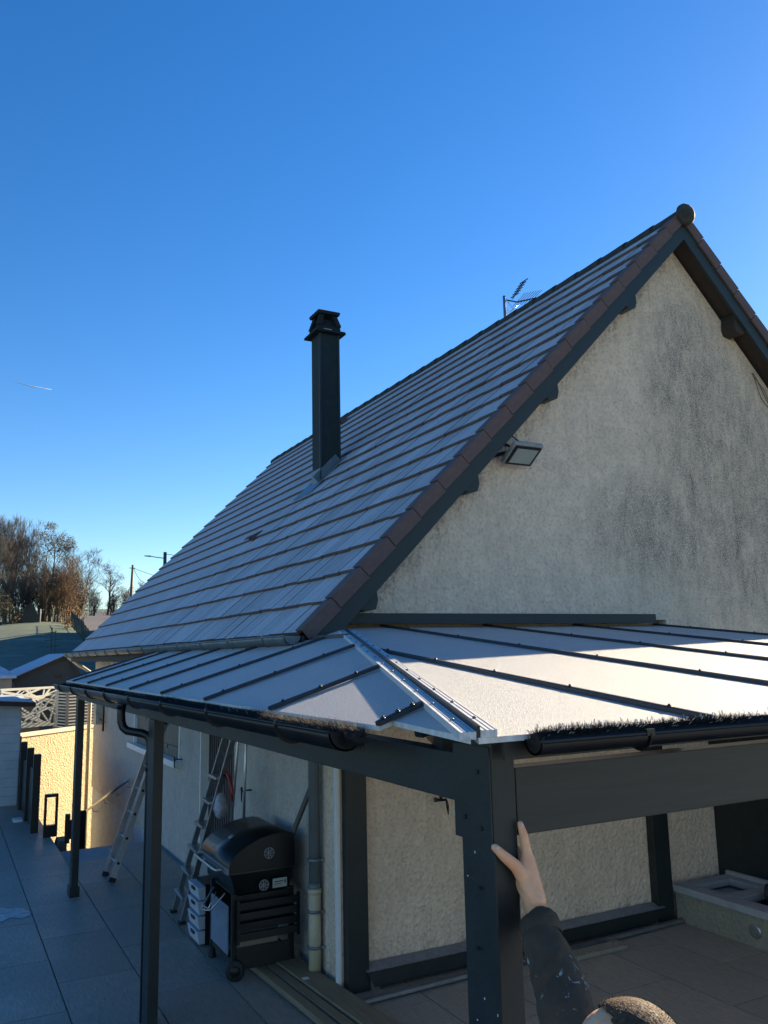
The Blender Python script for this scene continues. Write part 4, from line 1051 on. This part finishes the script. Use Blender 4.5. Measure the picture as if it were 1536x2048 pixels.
def tree(label, x, y, h_, stems=1, lev=4, spread=.5, lean=(0, 0), bark=bark1, leaf=None, leafspec=None, r0=None, seed=1, nch=(3, 5), up_=.12, group='trees on the hillside', name='bare_tree', first=.12):
    h = h_*.93
    rng = random.Random(seed); z = H(x, y)-.1; t = thing(name, label, 'tree', (x, y, z), group)
    tr = MB(); cr = MB(); r0 = r0 or h*.016
    for s in range(stems):
        a = rng.uniform(0, 6.28); off = Vector((math.cos(a), math.sin(a), 0))*(.25*(stems > 1)*rng.uniform(.3, 1.6))
        d = (Vector((lean[0], lean[1], 1))+off*.35).normalized(); p = Vector((x, y, z))+off
        H_ = h*rng.uniform(.8, 1.0); q_ = p.copy(); pts = [p.copy()]; rad = [r0*1.2]; n = 7
        for i in range(n):
            d = (d+Vector((rng.uniform(-1, 1), rng.uniform(-1, 1), .5))*.09).normalized(); q_ = q_+d*H_*.85/n; pts.append(q_.copy()); rad.append(r0*(1-.8*(i+1)/n))
        tr.tube(pts, rad, 6, cap=False)
        for i in range(1, n+1):
            for k in range(3 if stems == 1 else 2):
                f = i/n
                if f < first: continue
                ax = Vector((rng.uniform(-1, 1), rng.uniform(-1, 1), rng.uniform(0, .7))).normalized()
                grow(cr, pts[i], (ax*spread*1.4+Vector((0, 0, .5+up_*2))).normalized(), h*.30*(1.25-f*.7), max(.012, rad[i]*.6), lev-2, rng, spread, up_, nch, .02, .008)
    tr.obj('trunk', bark, t, recalc=False)
    mats = [bark]
    if leaf:
        cr.cur = 1; mats.append(leaf)
        for (dx, dy, dz, rx, ry, rz, n, sz) in leafspec: blob_leaves(cr, (x+dx, y+dy, z+dz), (rx, ry, rz), n, sz, rng)
    cr.obj('crown', mats, t, recalc=False)
    return t
def px_at(px, y):   # helper: world x for a column of the picture at depth y (used only for planting distances)
    return None
T = tree
T('tall many-stemmed bare grey tree at the far left of the hillside', .8, 68, 8.9, 4, 5, .42, (0, 0), bark1, seed=3, r0=.09, nch=(3, 5), up_=.22)
T('upright bare tree with several grey stems, second from the left edge', 2.3, 69.5, 8.6, 4, 5, .40, (.02, 0), bark1, seed=5, r0=.085, nch=(3, 5), up_=.22)
T('bare grey tree squeezed between the left clump and the pine', 3.6, 71, 7.8, 3, 5, .42, (0, 0), bark1, seed=8, r0=.08, up_=.2)
T('pine with olive needles at the top of a bare stem', 5.2, 70, 8.0, 1, 4, .5, (0, 0), bark3, leafg, [(-.2, 0, 8.2, .55, .7, .5, 420, .16), (-.9, 0, 7.5, .5, .6, .4, 220, .16), (.3, 0, 6.9, 1.5, 1.2, .85, 1500, .17), (1.3, 0, 6.6, .8, .8, .6, 380, .17), (-.2, 0, 5.9, 1.2, 1, .5, 420, .17), (1.0, 0, 5.4, .7, .8, .4, 200, .17)], r0=.14, seed=11, name='pine_tree')
T('hornbeam still full of rust-brown dead leaves below the pine', 6.3, 67.5, 6.0, 3, 4, .5, (0, 0), bark2, leafb, [(.2, 0, 4.6, .9, .8, 1.2, 1300, .12), (.2, 0, 3.0, 1.6, 1, 1.6, 2600, .12), (0, 0, 1.2, 1.7, 1, 1.1, 1200, .12)], r0=.08, seed=13, name='hornbeam')
T('wind-swept bare tree leaning right at the edge of the clump', 7.0, 69, 7.4, 2, 5, .55, (.22, 0), bark3, seed=17, r0=.09, up_=.06, nch=(3, 5))
T('low brown thicket tree in front of the clump', 4.6, 66.2, 4.4, 5, 4, .5, (0, 0), bark2, leafo, [(0, 0, 1.6, 1.7, .8, 1.4, 1500, .12), (0, 0, 3.1, 1.2, .8, .9, 500, .11)], r0=.06, seed=19, name='thicket_tree')
T('twiggy brown tree between the thicket and the hornbeam', 5.6, 66.4, 4.8, 5, 4, .45, (0, 0), bark2, leafb, [(0, 0, 2.4, 1.1, .8, 1.6, 700, .11)], r0=.05, seed=23, name='thicket_tree')
T('short yellowish leafy tree low at the left edge of the hillside', 1.1, 64.6, 2.6, 4, 3, .5, (0, 0), bark2, leafy, [(0, 0, 1.4, .9, .7, 1.3, 1100, .13), (.9, 0, .8, .7, .6, .8, 500, .12)], r0=.05, seed=29, name='dry_bush')
T('dark bare sapling row left of the black shelter', 2.5, 66.0, 4.6, 5, 4, .4, (0, 0), bark3, leafo, [(0, 0, 1.4, 1.1, .6, 1.3, 500, .12)], r0=.05, seed=31, name='thicket_tree')
T('lone gnarled bare tree standing right of the road', 13.6, 92, 6.6, 1, 5, .72, (.05, 0), bark3, seed=37, r0=.17, up_=.02, nch=(3, 5), first=.3, name='gnarled_tree')
for k, (x, y, h, lab) in enumerate([(9.9, 88, 3.2, 'dark scrubby bush left of the lone gnarled tree'), (11.6, 90, 3.4, 'dark scrub in the middle of the far hedge'), (13.4, 89, 2.9, 'scrub under the lone gnarled tree'), (15.2, 90, 3.6, 'brown scrub at the right end of the far hedge behind the roof edge'), (17.2, 91, 4.2, 'tall brown bush by the wooden utility pole'), (8.3, 86, 3.4, 'bush touching the wind-swept tree')]):
    T(lab, x, y, h, 5, 4, .5, (0, 0), bark3 if k < 3 else bark2, leafo if k < 3 else leafb, [(0, 0, h*.35, 1.2, .8, h*.36, 700, .13)], r0=.05, seed=41+k, group='scrub along the far hedge', name='bush')
for k in range(9):
    x = 5.6+k*.34; y = 61+k*2.2
    T('low dry yellowish tuft on the sunlit verge left of the road' if k else 'nearest dry yellowish tuft, right beside the green fence', x, y, .9, 3, 3, .5, (0, 0), bark2, leafy, [(0, 0, .35, .8, .6, .45, 150, .12)], r0=.02, seed=60+k, group='dry tufts on the road verge', name='tuft')
for k, (x, y, h, lf, lab) in enumerate([(1.6, 67, 3.8, leafo, 'dark olive bush filling the gap behind the yellowish leafy tree'), (3.3, 67.8, 4.2, leafo, 'tall ivy-dark bush directly behind the black shelter'), (4.3, 68.2, 5.0, leafb, 'rusty bush right of the black shelter roof'), (5.3, 67.6, 4.4, leafo, 'dark bush at the foot of the pine'), (6.4, 68.3, 4.8, leafb, 'rusty bush at the foot of the wind-swept tree'), (7.2, 69.5, 3.2, leafo, 'dark bush at the right foot of the clump'), (.2, 67, 4.6, leafb, 'brown bush at the very left edge below the grey tree')]):
    T(lab, x, y, h, 6, 4, .45, (0, 0), bark2 if k % 2 else bark1, lf, [(0, 0, h*.32, 1.1, .8, h*.34, 1100, .13), (0, 0, h*.62, .8, .6, h*.3, 500, .11)], r0=.05, seed=80+k, group='undergrowth below the trees', name='bush')
# black shelter
ss = thing('shelter', 'black triangular lean-to shelter under the trees on the hillside', 'shelter', (3.1, 65, 4.6))
z0 = H(2.8, 65)
b = MB(); b.prism([(1.9, 65, z0), (3.9, 65, z0), (3.9, 65, z0+.5), (3.35, 65, z0+1.55)], (0, 1.5, 0)); b.obj('hut', dark_m, ss)
b = MB(); b.bar((1.75, 64.9, z0+.05), (3.4, 64.9, z0+1.65), 1.6, .05, (-1, 0, 1)); b.bar((1.8, 64.8, z0+.1), (3.9, 64.8, z0+.1), .06, .08); b.obj('roof', darkwood, ss)
for k, (x, lab) in enumerate([(3.95, 'white post beside the black shelter'), (4.9, 'pale bent stake in front of the thicket')]):
    b = MB(); zz = H(x, 64.7); b.tube([(x, 64.7, zz), (x+.02, 64.7, zz+.9), (x-.15*k, 64.7, zz+1.5*(.7+.3*k))], .045 if not k else .03, 6); tag(b.obj('garden_stake', white_p if not k else wood_l), lab, 'stake')
# green fence receding on the hill
gf = thing('green_fence', 'green metal bar fence running down the hillside left of the road', 'fence', (5.4, 58, H(5.4, 58)))
for k in range(14):
    t = k/13; x = 5.95-.1*t+.35*t; y = 63-18*t; x = 6.05+(-.55)*t; zz = H(x, y)
    b = MB(); b.bar((x, y, zz-.1), (x, y, zz+1.25), .05, .05, (1, 0, 0)); b.obj('post', green_m, gf)
    if k:
        b = MB(); 
        for hz in (.25, .75, 1.15): b.bar((xp, yp, zp+hz), (x, y, zz+hz), .025, .025)
        for j in range(6):
            s = (j+.5)/6; X_, Y_, Z_ = xp+(x-xp)*s, yp+(y-yp)*s, zp+(zz-zp)*s; b.bar((X_, Y_, Z_+.05), (X_, Y_, Z_+1.2), .02, .02, (1, 0, 0))
        b.obj('rail_panel', green_m, gf)
    xp, yp, zp = x, y, zz
# garden rotary post with crossed arms
gp = thing('garden_post', 'dark post with crossed arms standing on the frosty slope', 'post', (3.3, 50, H(3.3, 50)))
zz = H(3.3, 50)
b = MB(); b.bar((3.28, 50, zz), (3.28, 50, zz+1.55), .07, .07, (1, 0, 0)); b.bar((3.50, 50, zz), (3.50, 50, zz+1.35), .05, .05, (1, 0, 0)); b.obj('pole', green_m, gp)
b = MB()
for (xa, xb, h_) in ((2.85, 3.55, 1.2), (2.9, 3.9, .75), (3.0, 3.75, .35)): b.bar((xa, 49.95, zz+h_), (xb, 49.95, zz+h_+.08), .05, .05)
b.obj('arm', green_m, gp)
# utility pole, street lamp, wires
up_ = thing('utility_pole', 'slightly leaning wooden utility pole beside the far bushes', 'pole', (9.9, 60, H(9.9, 60)))
pz = H(9.9, 60)
b = MB(); b.tube([(9.86, 60, pz), (10.02, 60, 9.6)], [.15, .09], 10); b.obj('shaft', polem, up_)
b = MB(); b.bar((9.75, 60, 9.35), (10.2, 60, 9.35), .05, .05); b.obj('crossarm', dark_m, up_)
lp = thing('street_lamp', 'dark street lamp with a long arm pointing left above the roof edge', 'street lamp', (9.0, 45, H(9, 45)))
b = MB(); b.tube([(9.02, 45, H(9, 45)), (9.02, 45, 8.82)], [.13, .10], 10); b.obj('shaft', plain('dark_concrete_pole', (.06, .07, .075), .7), lp)
b = MB(); b.tube([(9.0, 45, 8.44), (8.4, 45, 8.50), (8.1, 45, 8.54)], .025, 6); b.obj('arm', dark_m, lp)
b = MB(); b.hexa([(7.78, 44.93, 8.53), (8.15, 44.93, 8.50), (8.15, 45.07, 8.50), (7.78, 45.07, 8.53), (7.78, 44.96, 8.57), (8.15, 44.94, 8.58), (8.15, 45.06, 8.58), (7.78, 45.04, 8.57)]); b.obj('lantern', alu_d, lp)
def wire(p, q_, sag, label):
    p = Vector(p); q_ = Vector(q_); b = MB(); b.tube([p.lerp(q_, i/12)-Vector((0, 0, sag*4*(i/12)*(1-i/12))) for i in range(13)], .018, 4, cap=False)
    tag(b.obj('overhead_cable', dark_m, None), label, 'cable')
wire((9.1, 45, 8.4), (10.05, 60, 9.4), 1.35, 'sagging cable strung between the street lamp and the wooden pole')
wire((9.1, 45, 8.7), (24, 38, 8.4), .6, 'cable running right from the street lamp top behind the roof')
wire((10.05, 60, 9.35), (16, 48, 7.0), .5, 'thin cable dropping right from the wooden pole')
# contrail
b = MB(); p = CAM+Vector((.0735, 1, .3105))*3400; d = Vector((1, .0, -.05)); b.tube([p+Vector((-60, 0, 9)), p, p+Vector((75, 0, -4))], [.7, 1.6, .5], 6)
tag(b.obj('contrail', plain('ice_cloud', (.9, .9, .9), 1.0, 0, .05, 1, 0)), 'short white contrail low in the blue sky at left', 'contrail')

# ice patch, twigs on the terrace
b = MB(); random.seed(8); c = (-2.05, 3.42)
ring = [(c[0]+math.cos(a)*(.24+random.uniform(-.06, .05)), c[1]+math.sin(a)*(.22+random.uniform(-.12, .10))) for a in [i*2*math.pi/22 for i in range(22)]]
ring = [(min(x, -1.825), y) for x, y in ring]
b.add([(x, y, .0045) for x, y in ring]+[(c[0], c[1], .006)], [(i, (i+1) % 22, 22) for i in range(22)])
tag(b.obj('ice_patch', ice_m, None, recalc=False), 'ragged white patch of ice on the paving at the left edge', 'ice patch')
# dry vine stems at the right rake of the gable
b = MB(); rng = random.Random(4)
for s in range(3):
    p = Vector((5.0+rng.uniform(-.05, .1), -.182, 5.42)); pts = [p]
    for k in range(12):
        p = p+Vector((.085+rng.uniform(-.05, .05), 0, -.11+rng.uniform(-.05, .05))); pts.append(p.copy())
    b.tube(pts, .0035, 4, cap=False)
tag(b.obj('dry_vine', bark2, None), 'thin dry brown vine stems clinging under the right roof edge', 'vine')

# ================================================================== PERSON
ps = thing('person', 'person with short brown hair in paint-flecked dark jacket, arm raised to the corner post', 'person', (-1.6, -4.76, 0))
F = Vector((-.90, .44, 0)).normalized(); Rr = Vector((F.y, -F.x, 0)); U = Vector((0, 0, 1))
HC = Vector((-1.600, -4.75, 1.682))
def blobs(name, chains, ell, mat, voxel, parent, smooth=6):
    b = MB()
    for ch_ in chains:
        for (p, r) in [ch_[0], ch_[-1]]+list(ch_[1:-1]):
            sph(b, p, (r, r, r))
        for i in range(len(ch_)-1):
            (p, r), (q_, s) = ch_[i], ch_[i+1]; b.tube([p, q_], [r, s], 16, smooth=True)
    for e in ell: sph(b, *e)
    o = b.obj(name, mat, parent, recalc=False)
    m = o.modifiers.new('r', 'REMESH'); m.mode = 'VOXEL'; m.voxel_size = voxel; m.use_smooth_shade = True
    m = o.modifiers.new('s', 'SMOOTH'); m.iterations = smooth; m.factor = .5
    return o
def sph(b, c, r, axes=None, n=14):
    c = Vector(c); ax = axes or (Vector((1, 0, 0)), Vector((0, 1, 0)), Vector((0, 0, 1)))
    vs = []; fs = []
    for i in range(n+1):
        th = math.pi*i/n
        for k in range(2*n):
            ph = math.pi*k/n; v = (math.sin(th)*math.cos(ph), math.sin(th)*math.sin(ph), math.cos(th))
            vs.append(c+ax[0]*v[0]*r[0]+ax[1]*v[1]*r[1]+ax[2]*v[2]*r[2])
    m = 2*n
    for i in range(n):
        for k in range(m): fs.append((i*m+k, i*m+(k+1) % m, (i+1)*m+(k+1) % m, (i+1)*m+k))
    b.add(vs, fs, True)
hf = (F+Vector((0, 0, .30))).normalized(); hr_ = Rr; hu = hr_.cross(hf).normalized()
AX = (hr_, hf, hu)
def hp(r, f, u_): return HC+hr_*r+hf*f+hu*u_
head_e = [(hp(0, -.012, .030), (.077, .098, .088), AX), (hp(0, .030, -.045), (.062, .070, .085), AX), (hp(0, .055, -.095), (.036, .038, .030), AX),
          (hp(0, .108, -.030), (.012, .020, .026), AX), (hp(0, .118, -.046), (.015, .014, .011), AX),
          (hp(.079, -.005, -.020), (.010, .020, .033), AX), (hp(-.079, -.005, -.020), (.010, .020, .033), AX),
          (hp(.03, .085, .012), (.022, .014, .010), AX), (hp(-.03, .085, .012), (.022, .014, .010), AX), (hp(0, .092, -.078), (.026, .014, .008), AX)]
neck0 = hp(0, -.03, -.07)
RS = Vector((-1.47, -4.66, 1.43)); EL = Vector((-1.405, -4.40, 1.55)); WR = Vector((-1.312, -4.140, 1.772))
LS = RS-Rr*.38+Vector((0, 0, -.03)); LS = Vector((-1.60, -4.80, 1.41))-Rr*.19; LE = LS+Vector((.0, 0, -.30))-F*.02-Rr*.03; LW = LE+Vector((0, 0, -.24))+F*.10
CHEST = Vector((-1.56, -4.77, 1.27)); PEL = Vector((-1.55, -4.80, .955))
# right hand: palm flat on the +x face of the post, thumb across the front, index up the edge
PALM = Vector((-1.315, -4.098, 1.878))
chains = [
    [(neck0, .052), (Vector((-1.575, -4.785, 1.50)), .058), (CHEST+Vector((0, 0, .12)), .11)],
    [(RS, .052), (EL, .040), (WR-(WR-EL)*.25, .034), (WR, .029)],
    [(WR, .030), (WR+Vector((-.003, .004, .035)), .030), (PALM+Vector((0, 0, -.035)), .029)],
    [(WR+Vector((0, -.008, .03)), .026), (PALM+Vector((.0, -.020, .020)), .0225)], [(WR+Vector((0, .02, .03)), .021), (PALM+Vector((-.002, .045, .015)), .018)],
    [(WR+Vector((0, .006, .03)), .022), (PALM+Vector((0, .012, .020)), .020)],
    # index
    [(PALM+Vector((.0, -.024, .020)), .0175), (Vector((-1.3175, -4.117, 1.932)), .0145), (Vector((-1.323, -4.117, 1.965)), .0125), (Vector((-1.329, -4.112, 1.994)), .0088)],
    # middle, ring, little wrapped along the hidden face
    [(PALM+Vector((0, .005, .020)), .0125), (Vector((-1.306, -4.060, 1.915)), .0105), (Vector((-1.314, -4.020, 1.918)), .0095), (Vector((-1.318, -3.990, 1.912)), .0082)],
    [(PALM+Vector((0, .028, .010)), .012), (Vector((-1.312, -4.040, 1.900)), .010), (Vector((-1.3165, -4.000, 1.905)), .009), (Vector((-1.319, -3.975, 1.898)), .008)],
    [(PALM+Vector((0, .045, -.008)), .0115), (Vector((-1.313, -4.025, 1.872)), .009), (Vector((-1.317, -3.995, 1.872)), .0082), (Vector((-1.319, -3.975, 1.866)), .0072)],
    # thumb across the front face
    [(WR+Vector((-.002, -.010, .030)), .026), (Vector((-1.330, -4.126, 1.850)), .0225), (Vector((-1.356, -4.124, 1.887)), .0175), (Vector((-1.392, -4.119, 1.918)), .0145), (Vector((-1.416, -4.112, 1.942)), .0108)],
    [(PALM+Vector((.0, -.020, -.01)), .020), (Vector((-1.332, -4.120, 1.874)), .018)],
    # left arm and hand
    [(LS, .052), (LE, .040), (LW, .026), (LW+Vector((0, 0, -.07)), .026)],
    [(CHEST, .13), (PEL, .13)], [(RS, .06), (CHEST+Vector((0, 0, .08)), .12), (LS, .06)],
]
for s in (-1, 1):
    hip = PEL+Rr*s*.09; kn = hip+Vector((0, 0, -.44))+F*.03; an_ = kn+Vector((0, 0, -.44))-F*.03
    chains.append([(hip, .085), (kn, .055), (an_, .04)]); chains.append([(an_, .04), (an_+F*.13+Vector((0, 0, -.055)), .032)])
for k in range(4):
    base = LW+Vector((0, 0, -.08))+F*(-.025+.017*k); chains.append([(base, .010), (base+Vector((0, 0, -.045))+F*.006, .009), (base+Vector((0, 0, -.075+.006*abs(k-1)))+F*.016, .0075)])
chains.append([(LW+Vector((0, 0, -.03))+F*.025, .013), (LW+Vector((0, 0, -.07))+F*.045, .010), (LW+Vector((0, 0, -.095))+F*.05, .008)])
body = blobs('body', chains, head_e, skin_m, .0042, ps, 4)
b = MB(); sph(b, (-1.3285, -4.1195, 1.990), (.0055, .0022, .0085), None, 8); sph(b, (-1.4155, -4.1215, 1.940), (.0075, .0025, .0075), None, 8); b.obj('fingernail', plain('nail', (.70, .42, .34), .3, 0, .05, 9, 0), body, recalc=False)
# hair
hb = MB(); 
he = [(hp(0, -.022, .036), (.0845, .101, .093), AX)]
for e in he: sph(hb, *e, n=28)
fs2 = []
hv = hb.v
keep = []
for f in hb.f:
    c = sum((Vector(hv[i]) for i in f), Vector())/len(f)-HC
    fr_c, up_c = c.dot(hf), c.dot(hu)
    if up_c > -.045+fr_c*.9 and not (fr_c > .040 and up_c < .100): keep.append(f)
hb.f = keep; hb.mi = [0]*len(keep); hb.sm = [True]*len(keep)
ho = hb.obj('hair', hair_m, ps, recalc=False)
m = ho.modifiers.new('t', 'SOLIDIFY'); m.thickness = .006; m.offset = 0
# short hair strands
b = MB(); rng = random.Random(9)
for k in range(9000):
    v = Vector((rng.gauss(0, 1), rng.gauss(0, 1), rng.gauss(0, 1))).normalized()
    c = hr_*v.x*.085+hf*(v.y*.102-.022)+hu*(v.z*.094+.036)
    fr_c, up_c = c.dot(hf), c.dot(hu)
    lim = rng.uniform(-.004, .004)
    if not (up_c > -.045+fr_c*.9+lim and not (fr_c > .040+lim and up_c < .100)): continue
    n_ = (hr_*v.x+hf*v.y+hu*v.z); p = HC+c; dd = (n_*.6-hf*.1+hu*.0+Vector((rng.uniform(-.5, .5), rng.uniform(-.5, .5), rng.uniform(-.5, .5)))).normalized()*.006; e = dd.orthogonal().normalized()*.0008
    b.add([p-e, p+e, p+dd], [(0, 1, 2)])
b.obj('hair_strand', hair_m, ho, recalc=False)['kind'] = 'stuff'
# face details
b = MB()
for s in (-1, 1): sph(b, hp(.030*s, .084, .002), (.012, .010, .010), AX, 10)
b.obj('eye', white_p, ps, recalc=False)
b = MB()
for s in (-1, 1): sph(b, hp(.030*s, .0925, .002), (.005, .003, .005), AX, 8); b.bar(hp(.014*s, .094, .022), hp(.048*s, .086, .024), .006, .008)
b.obj('iris_and_brow', hair_m, ps, recalc=False)
# jacket
CU = WR-(WR-EL).normalized()*.045; dr_ = (WR-EL).normalized()
jch = [[(RS, .090), ((RS+EL)/2, .080), (EL, .076), ((EL+CU)/2, .067), (CU-dr_*.03, .053), (CU-dr_*.004, .051)],
       [(LS, .08), ((LS+LE)/2, .068), (LE, .062), (LW+Vector((0, 0, .03)), .046)],
       [(RS, .085), (CHEST+Vector((0, 0, .10)), .135), (LS, .085)], [(CHEST, .155), (PEL+Vector((0, 0, .02)), .15)], [(CHEST+Rr*.07, .13), (PEL+Rr*.06, .13)], [(CHEST-Rr*.07, .13), (PEL-Rr*.06, .13)],
       [(Vector((-1.575, -4.785, 1.51)), .064), (CHEST+Vector((0, 0, .15)), .10)]]
jk = blobs('jacket', jch, [], sleeve_m, .009, ps, 3)
tx = bpy.data.textures.new('folds', 'CLOUDS'); tx.noise_scale = .075; tx.noise_depth = 3
m = jk.modifiers.new('d', 'DISPLACE'); m.texture = tx; m.strength = .030; m.mid_level = .5
b = MB(); c0_ = CU-dr_*.022; b.lathe(c0_, dr_, [(.050, -.01), (.0535, 0), (.054, .012), (.053, .036), (.050, .037), (.046, .010)], 32)
o = b.obj('cuff', sleeve_m, jk); 
rng = random.Random(2)
tr_ch = []
for s in (-1, 1):
    hip = PEL+Rr*s*.085; kn = hip+Vector((0, 0, -.44))+F*.03; an_ = kn+Vector((0, 0, -.38))-F*.03; tr_ch.append([(PEL, .13), (hip, .105), (kn, .078), (an_, .066)])
blobs('trousers', tr_ch, [], jean_m, .012, ps)
for s in (-1, 1):
    an_ = PEL+Rr*s*.085+Vector((0, 0, -.88)); b = [[(an_+Vector((0, 0, -.03)), .05), (an_+F*.14+Vector((0, 0, -.055)), .042)]]; blobs('shoe', b, [], shoe_m, .008, ps)
